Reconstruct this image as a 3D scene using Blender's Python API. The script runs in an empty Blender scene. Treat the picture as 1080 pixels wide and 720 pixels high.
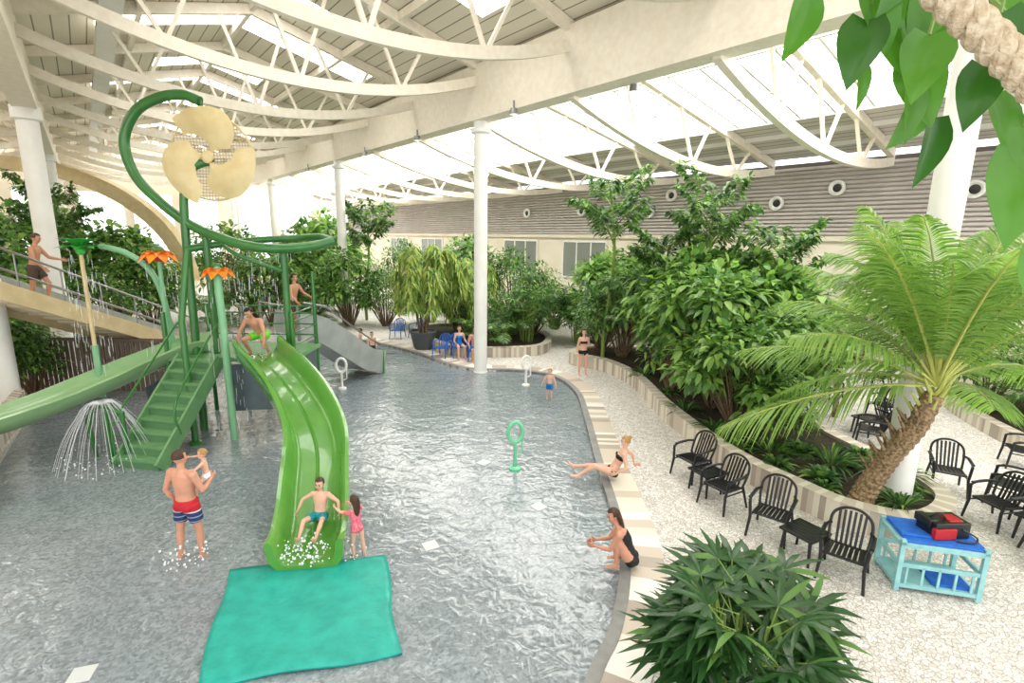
import bpy, bmesh, math, random
import numpy as np
from mathutils import Vector, Matrix, Quaternion
random.seed(11); rng=np.random.default_rng(5)
V=Vector
COL=bpy.context.scene.collection
def U(v): v=V(v); return v.normalized() if v.length>1e-9 else V((0,0,1))
# ---------------------------------------------------------------- materials
def lin(c): return tuple((x/12.92 if x<=.04045 else ((x+.055)/1.055)**2.4) for x in c)
def mat(name,col,rough=.5,col2=None,ns=3.0,bump=0,bs=30,metal=0,spec=.5,transl=0,emit=0,alpha=1,coat=0,trans=0):
    m=bpy.data.materials.new(name); m.use_nodes=True; nt=m.node_tree; N=nt.nodes; L=nt.links
    p=N['Principled BSDF']; c=lin(col)+(1,)
    p.inputs['Base Color'].default_value=c; p.inputs['Roughness'].default_value=rough
    p.inputs['Metallic'].default_value=metal; p.inputs['Specular IOR Level'].default_value=spec
    p.inputs['Alpha'].default_value=alpha; p.inputs['Coat Weight'].default_value=coat
    p.inputs['Transmission Weight'].default_value=trans
    tc=N.new('ShaderNodeTexCoord')
    if col2 is not None:
        n=N.new('ShaderNodeTexNoise'); n.inputs['Scale'].default_value=ns; n.inputs['Detail'].default_value=4
        r=N.new('ShaderNodeValToRGB'); r.color_ramp.elements[0].position=.35; r.color_ramp.elements[1].position=.65
        r.color_ramp.elements[0].color=c; r.color_ramp.elements[1].color=lin(col2)+(1,)
        L.new(tc.outputs['Object'],n.inputs['Vector']); L.new(n.outputs['Fac'],r.inputs['Fac']); L.new(r.outputs['Color'],p.inputs['Base Color'])
    if bump:
        n2=N.new('ShaderNodeTexNoise'); n2.inputs['Scale'].default_value=bs; n2.inputs['Detail'].default_value=3
        b=N.new('ShaderNodeBump'); b.inputs['Strength'].default_value=bump; b.inputs['Distance'].default_value=.02
        L.new(tc.outputs['Object'],n2.inputs['Vector']); L.new(n2.outputs['Fac'],b.inputs['Height']); L.new(b.outputs['Normal'],p.inputs['Normal'])
    if transl:
        t=N.new('ShaderNodeBsdfTranslucent'); t.inputs['Color'].default_value=tuple(min(1,x*1.6) for x in c[:3])+(1,)
        mx=N.new('ShaderNodeMixShader'); mx.inputs[0].default_value=transl
        L.new(p.outputs[0],mx.inputs[1]); L.new(t.outputs[0],mx.inputs[2]); L.new(mx.outputs[0],N['Material Output'].inputs[0])
    if emit:
        p.inputs['Emission Color'].default_value=c; p.inputs['Emission Strength'].default_value=emit
    return m
def stripes(name,ca,cb,axis,period,duty=.9,rough=.6,bump=.4):
    m=mat(name,ca,rough); nt=m.node_tree; N=nt.nodes; L=nt.links; p=N['Principled BSDF']
    tc=N.new('ShaderNodeTexCoord'); sx=N.new('ShaderNodeSeparateXYZ'); L.new(tc.outputs['Object'],sx.inputs[0])
    d=N.new('ShaderNodeMath'); d.operation='DIVIDE'; d.inputs[1].default_value=period; L.new(sx.outputs[axis],d.inputs[0])
    f=N.new('ShaderNodeMath'); f.operation='FRACT'; L.new(d.outputs[0],f.inputs[0])
    g=N.new('ShaderNodeMath'); g.operation='GREATER_THAN'; g.inputs[1].default_value=duty; L.new(f.outputs[0],g.inputs[0])
    mx=N.new('ShaderNodeMix'); mx.data_type='RGBA'; mx.inputs[6].default_value=lin(ca)+(1,); mx.inputs[7].default_value=lin(cb)+(1,)
    L.new(g.outputs[0],mx.inputs[0]); L.new(mx.outputs[2],p.inputs['Base Color'])
    return m
CREAM=mat('cream_wood',(.95,.92,.86),.55,(.92,.88,.81),6)
WHITEP=mat('white_paint',(.95,.945,.93),.5,(.93,.925,.90),2)
FRAMEP=mat('skylight_frame_paint',(.88,.87,.85),.6)
PLANK=stripes('ceiling_planks',(.91,.88,.81),(.56,.52,.46),0,.42,.91)
PLANKG=stripes('ceiling_planks_grey',(.80,.78,.74),(.48,.46,.43),0,.34,.86)
SKY=mat('skylight_glazing',(1,.995,.98),.4,emit=6)
LOUV=mat('louvre_slat',(.80,.77,.75),.5,(.76,.73,.71),1)
GAPSHADE=mat('louvre_gap_shade',(.40,.37,.35),.8)  # shade behind the slats, painted as a darker colour on the backing sheet
WALLM=mat('wall_plaster',(.92,.89,.82),.8,(.90,.86,.78),.8)
# water
def water_mat():
    m=mat('pool_water',(.5,.55,.56),.10,spec=.6,coat=.5); nt=m.node_tree; N=nt.nodes; L=nt.links; p=N['Principled BSDF']
    p.inputs['Coat Roughness'].default_value=.04; p.inputs['Coat IOR'].default_value=1.33
    tc=N.new('ShaderNodeTexCoord')
    vo=N.new('ShaderNodeTexVoronoi'); vo.inputs['Scale'].default_value=26
    dn=N.new('ShaderNodeTexNoise'); dn.inputs['Scale'].default_value=6; dn.inputs['Detail'].default_value=3
    ad=N.new('ShaderNodeMixRGB'); ad.blend_type='ADD'; ad.inputs[0].default_value=.12
    L.new(tc.outputs['Object'],dn.inputs['Vector']); L.new(tc.outputs['Object'],ad.inputs[1]); L.new(dn.outputs['Color'],ad.inputs[2]); L.new(ad.outputs[0],vo.inputs['Vector'])
    r=N.new('ShaderNodeValToRGB'); r.color_ramp.elements[0].color=lin((.465,.50,.52))+(1,); r.color_ramp.elements[1].color=lin((.60,.635,.655))+(1,)
    sp=N.new('ShaderNodeSeparateColor'); L.new(vo.outputs['Color'],sp.inputs[0]); L.new(sp.outputs[0],r.inputs['Fac'])
    n=N.new('ShaderNodeTexNoise'); n.inputs['Scale'].default_value=.6; n.inputs['Detail'].default_value=5; n.inputs['Distortion'].default_value=.8
    r2=N.new('ShaderNodeValToRGB'); r2.color_ramp.elements[0].position=.3; r2.color_ramp.elements[1].position=.7
    r2.color_ramp.elements[0].color=(.86,.89,.92,1); r2.color_ramp.elements[1].color=(1.05,1.05,1.05,1)
    L.new(tc.outputs['Object'],n.inputs['Vector']); L.new(n.outputs['Fac'],r2.inputs['Fac'])
    mu=N.new('ShaderNodeMixRGB'); mu.blend_type='MULTIPLY'; mu.inputs[0].default_value=1
    L.new(r.outputs[0],mu.inputs[1]); L.new(r2.outputs[0],mu.inputs[2]); L.new(mu.outputs[0],p.inputs['Base Color'])
    w=N.new('ShaderNodeTexNoise'); w.inputs['Scale'].default_value=4.2; w.inputs['Detail'].default_value=2.5; w.inputs['Distortion'].default_value=1.0
    w2=N.new('ShaderNodeTexNoise'); w2.inputs['Scale'].default_value=.9; w2.inputs['Detail'].default_value=2
    am=N.new('ShaderNodeMath'); am.operation='MULTIPLY_ADD'; am.inputs[1].default_value=2.0
    L.new(tc.outputs['Object'],w.inputs['Vector']); L.new(tc.outputs['Object'],w2.inputs['Vector']); L.new(w2.outputs['Fac'],am.inputs[0]); L.new(w.outputs['Fac'],am.inputs[2])
    b=N.new('ShaderNodeBump'); b.inputs['Strength'].default_value=.55; b.inputs['Distance'].default_value=.045
    L.new(am.outputs[0],b.inputs['Height']); L.new(b.outputs[0],p.inputs['Normal']); L.new(b.outputs[0],p.inputs['Coat Normal'])
    return m
WATER=water_mat()
def pebble_mat():
    m=mat('pebble_deck',(.9,.88,.84),.7); nt=m.node_tree; N=nt.nodes; L=nt.links; p=N['Principled BSDF']
    tc=N.new('ShaderNodeTexCoord')
    vo=N.new('ShaderNodeTexVoronoi'); vo.feature='DISTANCE_TO_EDGE'; vo.inputs['Scale'].default_value=17
    v2=N.new('ShaderNodeTexVoronoi'); v2.inputs['Scale'].default_value=17
    L.new(tc.outputs['Object'],vo.inputs['Vector']); L.new(tc.outputs['Object'],v2.inputs['Vector'])
    r=N.new('ShaderNodeValToRGB'); r.color_ramp.elements[0].position=.0; r.color_ramp.elements[1].position=.11
    r.color_ramp.elements[0].color=lin((.72,.68,.64))+(1,); r.color_ramp.elements[1].color=(1,1,1,1)
    L.new(vo.outputs['Distance'],r.inputs['Fac'])
    r2=N.new('ShaderNodeValToRGB'); r2.color_ramp.elements[0].color=lin((.78,.76,.73))+(1,); r2.color_ramp.elements[1].color=lin((.91,.90,.885))+(1,)
    sp=N.new('ShaderNodeSeparateColor'); L.new(v2.outputs['Color'],sp.inputs[0]); L.new(sp.outputs[0],r2.inputs['Fac'])
    mu=N.new('ShaderNodeMixRGB'); mu.blend_type='MULTIPLY'; mu.inputs[0].default_value=1
    L.new(r.outputs[0],mu.inputs[1]); L.new(r2.outputs[0],mu.inputs[2]); L.new(mu.outputs[0],p.inputs['Base Color'])
    b=N.new('ShaderNodeBump'); b.inputs['Strength'].default_value=.4; b.inputs['Distance'].default_value=.01
    L.new(r.outputs[0],b.inputs['Height']); L.new(b.outputs[0],p.inputs['Normal'])
    return m
PEB=pebble_mat()
T1=mat('tile_cream',(.87,.84,.78),.5); T2=mat('tile_sand',(.78,.73,.67),.5); T3=mat('tile_taupe',(.67,.62,.57),.5); T4=mat('tile_white',(.90,.89,.86),.45)
COPE=mat('coping_grey',(.56,.56,.55),.6,(.49,.49,.48),4)
SOIL=mat('planter_soil',(.26,.21,.15),.95,(.16,.14,.08),8,bump=.5)
GRN=mat('slide_green',(.34,.58,.22),.22,(.38,.62,.25),1.5,coat=.5)
GRNL=mat('flume_sage',(.52,.67,.47),.25,(.56,.71,.51),1.5,coat=.5)
GRND=mat('pipe_green',(.17,.42,.17),.3,(.20,.46,.19),2,coat=.4)
GRNS=mat('stair_green',(.44,.62,.42),.5,(.40,.58,.39),4)
GRNP=mat('pipe_lightgreen',(.50,.72,.55),.3)
NET=mat('panel_slate',(.36,.41,.43),.6,(.31,.36,.38),3)
GREYP=mat('grey_panel',(.64,.66,.64),.4,(.58,.60,.59),2)
OCHRE=mat('stair_beige',(.84,.76,.60),.55,(.79,.71,.54),3)
ORG=mat('petal_orange',(.96,.62,.16),.4,(.95,.45,.12),6); RED=mat('bulb_red',(.80,.16,.10),.4)
CREAMD=mat('bucket_cream',(.88,.81,.62),.45,(.84,.76,.56),3)
TEAL=mat('mat_teal',(.09,.60,.55),.45,(.14,.67,.61),5,bump=.5,bs=14)
BLACK=mat('black_plastic',(.09,.09,.10),.35)
DRAIN=mat('drain_white',(.80,.82,.82),.3)
SPR=mat('water_spray',(.97,.98,1),.2,alpha=.45)
METAL=mat('brushed_metal',(.6,.6,.6),.35,metal=.8)
BARK=mat('bark',(.50,.42,.32),.85,(.38,.31,.23),12,bump=.6)
PBARK=mat('palm_bark',(.66,.56,.42),.85,(.38,.30,.21),22,bump=1,bs=30)
GSTEM=mat('green_stem',(.45,.55,.25),.6)
def leafm(n,c,c2,t=.38,rough=.4): return mat(n,c,rough,c2,5,transl=t)
LD=leafm('leaf_dark',(.20,.34,.17),(.27,.42,.21)); LM=leafm('leaf_mid',(.34,.50,.23),(.42,.58,.28)); LL=leafm('leaf_light',(.50,.65,.30),(.59,.72,.37))
LY=leafm('leaf_yellow',(.64,.69,.32),(.71,.76,.40)); LV=leafm('leaf_vine',(.29,.50,.15),(.38,.59,.20),.45,.3); LV2=leafm('leaf_vine_dark',(.17,.35,.10),(.23,.43,.13),.4,.3)
LPD=leafm('lady_palm_leaf',(.15,.29,.14),(.21,.37,.18),.25,.3)
# ---------------------------------------------------------------- mesh builder
class MB:
    def __init__(s): s.v=[];s.f=[];s.m=[];s.lv=[]
    def add(s,vs,fs,mi=0):
        o=len(s.v); s.v.extend([(a[0],a[1],a[2]) for a in vs]); s.f.extend([tuple(i+o for i in f) for f in fs])
        if isinstance(mi,list): s.m.extend(mi)
        else: s.m.extend([mi]*len(fs))
    def box(s,c,size,mi=0,R=None):
        hx,hy,hz=[a/2 for a in size]; P=[V((x,y,z)) for x in(-hx,hx) for y in(-hy,hy) for z in(-hz,hz)]
        if R is not None: P=[R@p for p in P]
        c=V(c); P=[p+c for p in P]
        s.add(P,[(0,1,3,2),(4,6,7,5),(0,4,5,1),(2,3,7,6),(0,2,6,4),(1,5,7,3)],mi)
    def bar(s,p,q,w,h,mi=0,up=(0,0,1)):
        p=V(p);q=V(q);t=U(q-p);x=U(t.cross(V(up))) if abs(t.dot(U(up)))<.999 else V((1,0,0)); z=x.cross(t)
        P=[a+x*sx*w/2+z*sz*h/2 for a in(p,q) for sx,sz in((-1,-1),(1,-1),(1,1),(-1,1))]
        s.add(P,[(3,2,1,0),(4,5,6,7),(0,1,5,4),(1,2,6,5),(2,3,7,6),(3,0,4,7)],mi)
    def tube(s,pts,r,mi=0,n=8,closed=False):
        pts=[V(p) for p in pts]; k=len(pts); R=r if hasattr(r,'__len__') else [r]*k
        tan=[]
        for i in range(k):
            a=pts[(i-1)%k] if closed else pts[max(i-1,0)]; b=pts[(i+1)%k] if closed else pts[min(i+1,k-1)]; tan.append(U(b-a))
        ref=V((0,0,1)) if abs(tan[0].z)<.9 else V((1,0,0)); x=U(tan[0].cross(ref)); vs=[]
        for i in range(k):
            if i: x=tan[i-1].rotation_difference(tan[i])@x
            x=U(x-tan[i]*x.dot(tan[i])); y=tan[i].cross(x)
            for j in range(n):
                a=2*math.pi*j/n; vs.append(pts[i]+(x*math.cos(a)+y*math.sin(a))*R[i])
        fs=[]; rr=k if closed else k-1
        for i in range(rr):
            for j in range(n): a=i*n+j;b=i*n+(j+1)%n;i2=(i+1)%k; fs.append((a,b,i2*n+(j+1)%n,i2*n+j))
        if not closed: fs.append(tuple(range(n-1,-1,-1))); fs.append(tuple((k-1)*n+j for j in range(n)))
        s.add(vs,fs,mi)
    def loft(s,secs,mi=0,n=14):
        vs=[];k=len(secs)
        for c,a,b in secs:
            c=V(c)
            for j in range(n): t=2*math.pi*j/n; vs.append(c+V(a)*math.cos(t)+V(b)*math.sin(t))
        fs=[(i*n+j,i*n+(j+1)%n,(i+1)*n+(j+1)%n,(i+1)*n+j) for i in range(k-1) for j in range(n)]
        fs.append(tuple(range(n-1,-1,-1))); fs.append(tuple((k-1)*n+j for j in range(n)))
        s.add(vs,fs,mi)
    def ball(s,c,r,mi=0,R=None,n=14,m=8,cond=None):
        c=V(c); r=(r,r,r) if not hasattr(r,'__len__') else r; vs=[];fs=[]
        loc=[]
        for i in range(m+1):
            ph=math.pi*i/m
            for j in range(n):
                t=2*math.pi*j/n; q=V((math.sin(ph)*math.cos(t),math.sin(ph)*math.sin(t),math.cos(ph))); loc.append(q)
                p=V((q.x*r[0],q.y*r[1],q.z*r[2])); p=R@p if R is not None else p; vs.append(c+p)
        for i in range(m):
            for j in range(n):
                f=(i*n+j,(i+1)*n+j,(i+1)*n+(j+1)%n,i*n+(j+1)%n)
                if cond is None or cond(sum((loc[q] for q in f),V((0,0,0)))/4): fs.append(f)
        s.add(vs,fs,mi)
    def lathe(s,c,prof,mi=0,n=24,R=None):
        c=V(c);vs=[]
        for r,z in prof:
            for j in range(n):
                t=2*math.pi*j/n; p=V((r*math.cos(t),r*math.sin(t),z)); p=R@p if R is not None else p; vs.append(c+p)
        k=len(prof)
        s.add(vs,[(i*n+j,i*n+(j+1)%n,(i+1)*n+(j+1)%n,(i+1)*n+j) for i in range(k-1) for j in range(n)],mi)
    def sweep(s,path,sec,mi=0,cap=True):
        path=[V(p) for p in path];k=len(path);n=len(sec);vs=[]
        for i in range(k):
            t=U(path[min(i+1,k-1)]-path[max(i-1,0)]); x=U(t.cross(V((0,0,1)))); z=x.cross(t)
            for a,b in sec: vs.append(path[i]+x*a+z*b)
        fs=[(i*n+j,i*n+(j+1)%n,(i+1)*n+(j+1)%n,(i+1)*n+j) for i in range(k-1) for j in range(n)]
        if cap: fs.append(tuple(range(n-1,-1,-1))); fs.append(tuple((k-1)*n+j for j in range(n)))
        s.add(vs,fs,mi)
    def leaf(s,b,d,nrm,L,W,droop=.2,mi=1,fold=.15):
        s.lv.append((b[0],b[1],b[2],d[0],d[1],d[2],nrm[0],nrm[1],nrm[2],L,W,droop,mi,fold))
    def flush(s):
        if not s.lv: return
        A=np.array(s.lv); s.lv=[]; B=A[:,0:3];D=A[:,3:6];Nn=A[:,6:9];L=A[:,9:10];W=A[:,10:11];dr=A[:,11:12];mi=A[:,12].astype(int);fo=A[:,13:14]
        D=D/np.maximum(np.linalg.norm(D,axis=1,keepdims=True),1e-6)
        S=np.cross(D,Nn); S/=np.maximum(np.linalg.norm(S,axis=1,keepdims=True),1e-6); Nn=np.cross(S,D)
        out=[]
        for t,w in((0,.1),(.28,.9),(.62,.85),(1,.03)):
            c=B+D*L*t; c[:,2:3]-=dr*L*t*t
            out+= [c-S*W*w/2+Nn*fo*W*w, c, c+S*W*w/2+Nn*fo*W*w]
        P=np.stack(out,1).reshape(-1,3); n=len(A); o=len(s.v)
        F=np.array([[3*i,3*i+1,3*i+4,3*i+3] for i in range(3)]+[[3*i+1,3*i+2,3*i+5,3*i+4] for i in range(3)])
        F=(F[None]+(np.arange(n)*12)[:,None,None]+o).reshape(-1,4)
        s.v.extend(map(tuple,P.tolist())); s.f.extend(map(tuple,F.tolist())); s.m.extend(np.repeat(mi,6).tolist())
    def mesh(s,name,mats,smooth=True,angle=.7):
        s.flush(); me=bpy.data.meshes.new(name); me.from_pydata(s.v,[],s.f)
        for m in mats: me.materials.append(m)
        me.polygons.foreach_set('material_index',s.m)
        if smooth:
            me.polygons.foreach_set('use_smooth',[True]*len(me.polygons))
            if angle: me.set_sharp_from_angle(angle=angle)
        me.update(); return me
    def obj(s,name,mats,parent=None,smooth=True,angle=.7,M=None):
        return put(name,s.mesh(name,mats,smooth,angle),parent=parent,M=M)
def put(name,me,loc=(0,0,0),rz=0,sc=1,parent=None,M=None):
    o=bpy.data.objects.new(name,me); COL.objects.link(o)
    if M is not None: o.matrix_world=M
    else:
        o.location=loc; o.rotation_euler=(0,0,rz); o.scale=(sc,sc,sc) if not hasattr(sc,'__len__') else sc
    if parent: o.parent=parent
    return o
def empty(name,loc=(0,0,0)):
    o=bpy.data.objects.new(name,None); o.empty_display_size=.1; o.location=loc; COL.objects.link(o); return o
def spline(P,n=8,closed=False):
    P=[V(p) for p in P];k=len(P);out=[]
    for i in range(k if closed else k-1):
        g=(lambda j:P[j%k]) if closed else (lambda j:P[min(max(j,0),k-1)])
        a,b,c,d=g(i-1),g(i),g(i+1),g(i+2)
        for q in range(n):
            t=q/n; out.append(.5*((2*b)+(c-a)*t+(2*a-5*b+4*c-d)*t*t+(3*b-a-3*c+d)*t**3))
    if not closed: out.append(P[-1])
    return out
def resamp(P,step,closed=False):
    P=[V(p) for p in P]; 
    if closed: P=P+[P[0]]
    out=[P[0]];acc=0
    for a,b in zip(P,P[1:]):
        L=(b-a).length; 
        if L<1e-9: continue
        d=step-acc
        while d<=L: out.append(a+(b-a)*(d/L)); d+=step
        acc=(L-(d-step))
    return out
def fill(name,loops,z,mats,skirt=0):
    bm=bmesh.new(); ed=[]
    for lp in loops:
        vs=[bm.verts.new((p[0],p[1],z)) for p in lp]
        for i in range(len(vs)): ed.append(bm.edges.new((vs[i],vs[(i+1)%len(vs)])))
    bmesh.ops.triangle_fill(bm,edges=ed,use_beauty=True,normal=(0,0,1))
    for f in bm.faces:
        f.normal_update()
        if f.normal.z<0: f.normal_flip()
    if skirt:
        r=bmesh.ops.extrude_edge_only(bm,edges=[e for e in bm.edges if e.is_boundary])
        for g in r['geom']:
            if isinstance(g,bmesh.types.BMVert): g.co.z-=skirt
    me=bpy.data.meshes.new(name); bm.to_mesh(me); bm.free()
    for m in mats: me.materials.append(m)
    return put(name,me)
# ---------------------------------------------------------------- camera
cam=bpy.data.cameras.new('camera'); cam.sensor_width=36; cam.lens=18; cam.clip_start=.05; cam.clip_end=300
co=bpy.data.objects.new('camera',cam); COL.objects.link(co)
co.matrix_world=Matrix.Translation((0,0,5))@Matrix.Rotation(math.radians(78.5),4,'X')@Matrix.Rotation(math.radians(0.8),4,'Z')
bpy.context.scene.camera=co
# ---------------------------------------------------------------- hall frame (x=t across, y=s along)
HM=Matrix.Rotation(math.radians(39.48),4,'Z')
S0,S1=-7,57
def roofL(t,a=-1,b=11):
    u=(t-a)/(b-a); return 10.75+1.5*(1-abs(2*u-1))
def roofR(t): return 10.75-(t-11)/(12.5)*2.35
ks=[15.2+4.333*k for k in range(-5,10)]
def ceiling_bay(t0,t1,fn,sky):
    mb=MB(); ts=sorted(set([t0,t1]+[t0+(t1-t0)*i/12 for i in range(13)]+[x for q in sky for x in q[:2]])); ss=[S0]
    for a in ks: ss+= [a+.8,a+2.2,a+3.5]
    ss=sorted([x for x in ss if S0<=x<=S1]+[S1])
    for i in range(len(ss)-1):
        for j in range(len(ts)-1):
            tm=(ts[j]+ts[j+1])/2; sm=(ss[i]+ss[i+1])/2; ph=((sm-ks[0])%4.333); kk=int((sm-ks[0])//4.333)
            isky=0
            for a,b,mode in sky:
                if a<=tm<=b and (mode=='full' or (mode=='alt' and .8<ph<2.2 and kk%2==0) or (mode=='odd' and 2.2<ph<3.5 and kk%2==1)): isky=1
            q=[(ts[j],ss[i],fn(ts[j])),(ts[j+1],ss[i],fn(ts[j+1])),(ts[j+1],ss[i+1],fn(ts[j+1])),(ts[j],ss[i+1],fn(ts[j]))]
            mb.add(q,[(3,2,1,0)],isky)
    return mb
ceiling_bay(-1,11,lambda t:roofL(t),[(1,9.5,'alt'),(3,7,'odd')]).obj('ceiling',[PLANK,SKY],M=HM,smooth=False)
ceiling_bay(-13,-1,lambda t:roofL(t,-13,-1),[(-11,-3,'alt'),(-9,-5,'odd')]).obj('ceiling',[PLANK,SKY],M=HM,smooth=False)
ceiling_bay(11,23.5,roofR,[(12.2,19.3,'full')]).obj('ceiling',[PLANKG,SKY],M=HM,smooth=False)
mb=MB(); s=S0
while s<S1:
    mb.bar((12.2,s,roofR(12.2)-.06),(19.3,s,roofR(19.3)-.06),.08,.12); s+=1.0833
for t in (12.2,14.6,17,19.3): mb.bar((t,S0,roofR(t)-.07),(t,S1,roofR(t)-.07),.13,.16)
for t in (20.7,22.1): mb.bar((t,S0,roofR(t)-.08),(t,S1,roofR(t)-.08),.1,.16)
mb.obj('window_skylight_frame',[FRAMEP],M=HM,smooth=False)
for t in (11,-1):
    mb=MB(); mb.box((t,(S0+S1)/2,9.75),(.5,S1-S0,1.75)); mb.box((t,(S0+S1)/2,9.02),(.62,S1-S0,.3)); mb.obj('glulam_main_beam',[CREAM],M=HM,smooth=False)
mb=MB()
for t in (2,5,8): mb.bar((t,S0,roofL(t)-.15),(t,S1,roofL(t)-.15),.14,.24)
for t in (-10,-7,-4): mb.bar((t,S0,roofL(t,-13,-1)-.15),(t,S1,roofL(t,-13,-1)-.15),.14,.24)
mb.obj('roof_purlins',[CREAM],M=HM,smooth=False)
def truss(mb,s,t0,t1,z0,z1,sag,fn,w=.16,h=.3,web=.09,npan=7):
    N=24; pts=[]
    for i in range(N+1):
        u=i/N; pts.append(V((t0+(t1-t0)*u,s,z0+(z1-z0)*u-sag*4*u*(1-u))))
    sec=[(-w/2,-h/2),(w/2,-h/2),(w/2,h/2),(-w/2,h/2)]
    mb.sweep(pts,sec)
    up=[V((p.x,p.y,fn(p.x)-.18)) for p in pts]; mb.sweep(up,sec)
    for i in range(1,npan):
        k=round(i/npan*N); d=round(.33/npan*N)
        mb.bar(pts[k],up[min(k+d,N)],web,web,0,(0,1,0)); mb.bar(pts[k],up[max(k-d,0)],web,web,0,(0,1,0))
for s in ks:
    if not S0<s<S1: continue
    mb=MB(); truss(mb,s,11,23.5,8.95,7.95,.8,roofR,w=.2,h=.30,web=.09,npan=4); mb.obj('bowstring_truss',[CREAM],M=HM,smooth=False)
    mb=MB(); truss(mb,s,-1,11,10.2,10.2,1.15,lambda t:roofL(t),npan=4); mb.obj('bowstring_truss',[CREAM],M=HM,smooth=False)
    if s>8:
        mb=MB(); truss(mb,s,-13,-1,10.2,10.2,1.15,lambda t:roofL(t,-13,-1),npan=4); mb.obj('bowstring_truss',[CREAM],M=HM,smooth=False)
mb=MB(); mb.box((1.2,25,10.6),(.5,60,.12)); mb.box((.97,25,10.7),(.04,60,.2)); mb.box((1.43,25,10.7),(.04,60,.2)); mb.obj('cable_tray',[WHITEP],M=HM,smooth=False)
for s in (2.2,15.2,28.2,41.2,54.2):
    mb=MB(); mb.lathe((11,s,0),[(.27,0),(.27,.04),(.24,.06),(.24,8.45),(.34,8.5),(.34,8.62),(.24,8.66),(.24,8.95)],0,28); mb.obj('round_column',[WHITEP],M=HM)
for s in (23.9,36.9,49.9):
    mb=MB(); mb.lathe((-1,s,0),[(.3,0),(.3,8.5),(.4,8.55),(.4,8.95)],0,28); mb.obj('round_column',[WHITEP],M=HM)
mb=MB(); mb.lathe((-13.75,13.4,0),[(.27,0),(.27,3.74)],0,28); mb.obj('stair_support_column',[WHITEP])
LAMPG=mat('lamp_glass',(1,.97,.9),.3,emit=1.5)
for (t,s,z) in ((10.65,13,8.75),(10.65,19,8.75),(10.65,24,8.7),(10.65,32,8.7),(11.35,9,8.75)):
    mb=MB(); mb.tube([(t,s,z+.35),(t,s,z+.1)],.03,0); mb.lathe((t,s,z),[(.02,.14),(.11,.12),(.13,0),(.13,-.06)],0,16); mb.lathe((t,s,z-.05),[(0,0),(.12,0)],1,16); mb.obj('spot_lamp',[METAL,LAMPG],M=HM)
mb=MB(); mb.box((23.7,(S0+S1)/2-4,2.55),(.3,S1-S0+8,5.1)); mb.box((23.62,(S0+S1)/2-4,5.12),(.5,S1-S0+8,.2)); mb.obj('wall_right',[WALLM],M=HM,smooth=False)
mb=MB(); mb.box((23.75,(S0+S1)/2-4,6.65),(.1,S1-S0+8,3.1),1)
z=5.3
while z<8.05:
    mb.box((23.58,(S0+S1)/2-4,z),(.14,S1-S0+8,.11),0,Matrix.Rotation(.5,3,'Y')); z+=.165
mb.obj('wall_louvre_right',[LOUV,GAPSHADE],M=HM,smooth=False)
RY=Matrix.Rotation(-math.pi/2,3,'Y')
for s,z in ((8.2,7.1),(10.5,6.6),(13,6.9),(15.8,7.2),(17.1,6.4),(22,6.6),(4,6.8),(27,6.6)):
    mb=MB(); mb.lathe((23.45,s,z),[(.30,0),(.30,.12),(.22,.14),(.16,.05)],0,24,RY); mb.lathe((23.45,s,z),[(0,.06),(.17,.05)],1,24,RY); mb.obj('round_air_vent',[WHITEP,BLACK],M=HM)
GLZ=mat('window_glass_bright',(.95,.97,.98),.2,emit=1.6); GLD=mat('window_glass_dark',(.55,.57,.54),.15)
def window(name,t0,s0,wid,z0,z1,axis,g,n=3):
    mb=MB()
    for i in range(n+1):
        a=s0+wid*i/n
        mb.box((t0,a,(z0+z1)/2) if axis=='s' else (a,t0,(z0+z1)/2),(.12,.08,z1-z0) if axis=='s' else (.08,.12,z1-z0),0)
    for z in (z0,z1): mb.box((t0,s0+wid/2,z) if axis=='s' else (s0+wid/2,t0,z),(.14,wid,.1) if axis=='s' else (wid,.14,.1),0)
    mb.box((t0,s0+wid/2,(z0+z1)/2) if axis=='s' else (s0+wid/2,t0,(z0+z1)/2),(.04,wid,z1-z0) if axis=='s' else (wid,.04,z1-z0),1)
    mb.obj(name,[WHITEP,g],M=HM,smooth=False)
k=1
for s in (20,26,32,38,44): window('window_%d'%k,23.5,s,3.5,2.6,4.8,'s',GLD); k+=1
mb=MB(); mb.box((5.2,S1+.15,6),(37,.3,12.2)); mb.obj('wall_far',[WALLM],M=HM,smooth=False)
for t in (-12,-8,-4,0,3.6,7.2,12,16,20): window('window_%d'%k,S1-.05,t,3,2.5,8.3,'t',GLZ,3); k+=1
mb=MB(); mb.box((-13.15,31,5.5),(.3,52,11)); mb.obj('wall_left',[WALLM],M=HM,smooth=False)
mb=MB(); pts=[V((-30+10.5*math.sin(a),31,2.2+6.6*math.cos(a))) for a in [i/16*math.pi/2 for i in range(17)]]
mb.sweep(pts,[(-.35,-.4),(.35,-.4),(.35,.4),(-.35,.4)]); mb.obj('laminated_arch',[OCHRE],smooth=False)
# ---------------------------------------------------------------- pool, deck
edge=[(0.2,3.2),(0.90,4.98),(1.27,5.67),(1.60,6.62),(1.81,7.68),(1.88,9.08),(1.92,10.77),(2.06,13.87),(2.07,16.2),(1.5,18.0),(0.2,18.75),(-1.41,18.8),(-2.62,19.68),(-4.07,21.43),(-6.16,23.26),(-8.94,24.89),(-12,25.5)]
edge=[(a,b,0) for a,b in edge]
left=[(-15,24),(-16,20),(-15,16.5),(-13,13),(-11,10.2),(-9.2,8.4),(-8.55,7.7),(-8.2,6.5),(-7.6,5),(-6.5,3.2),(-3,2.2)]
E=spline(edge,8); LP=[(p.x,p.y) for p in E]+left
mb=MB(); mb.box((-7,14,-.05),(19,25,.1)); mb.obj('pool_water',[WATER],smooth=False)
outer=[(-48,-6),(34,-6),(40,30),(10,68),(-50,68)]
fill('floor',[outer,LP],.08,[PEB],skirt=.1)
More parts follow.
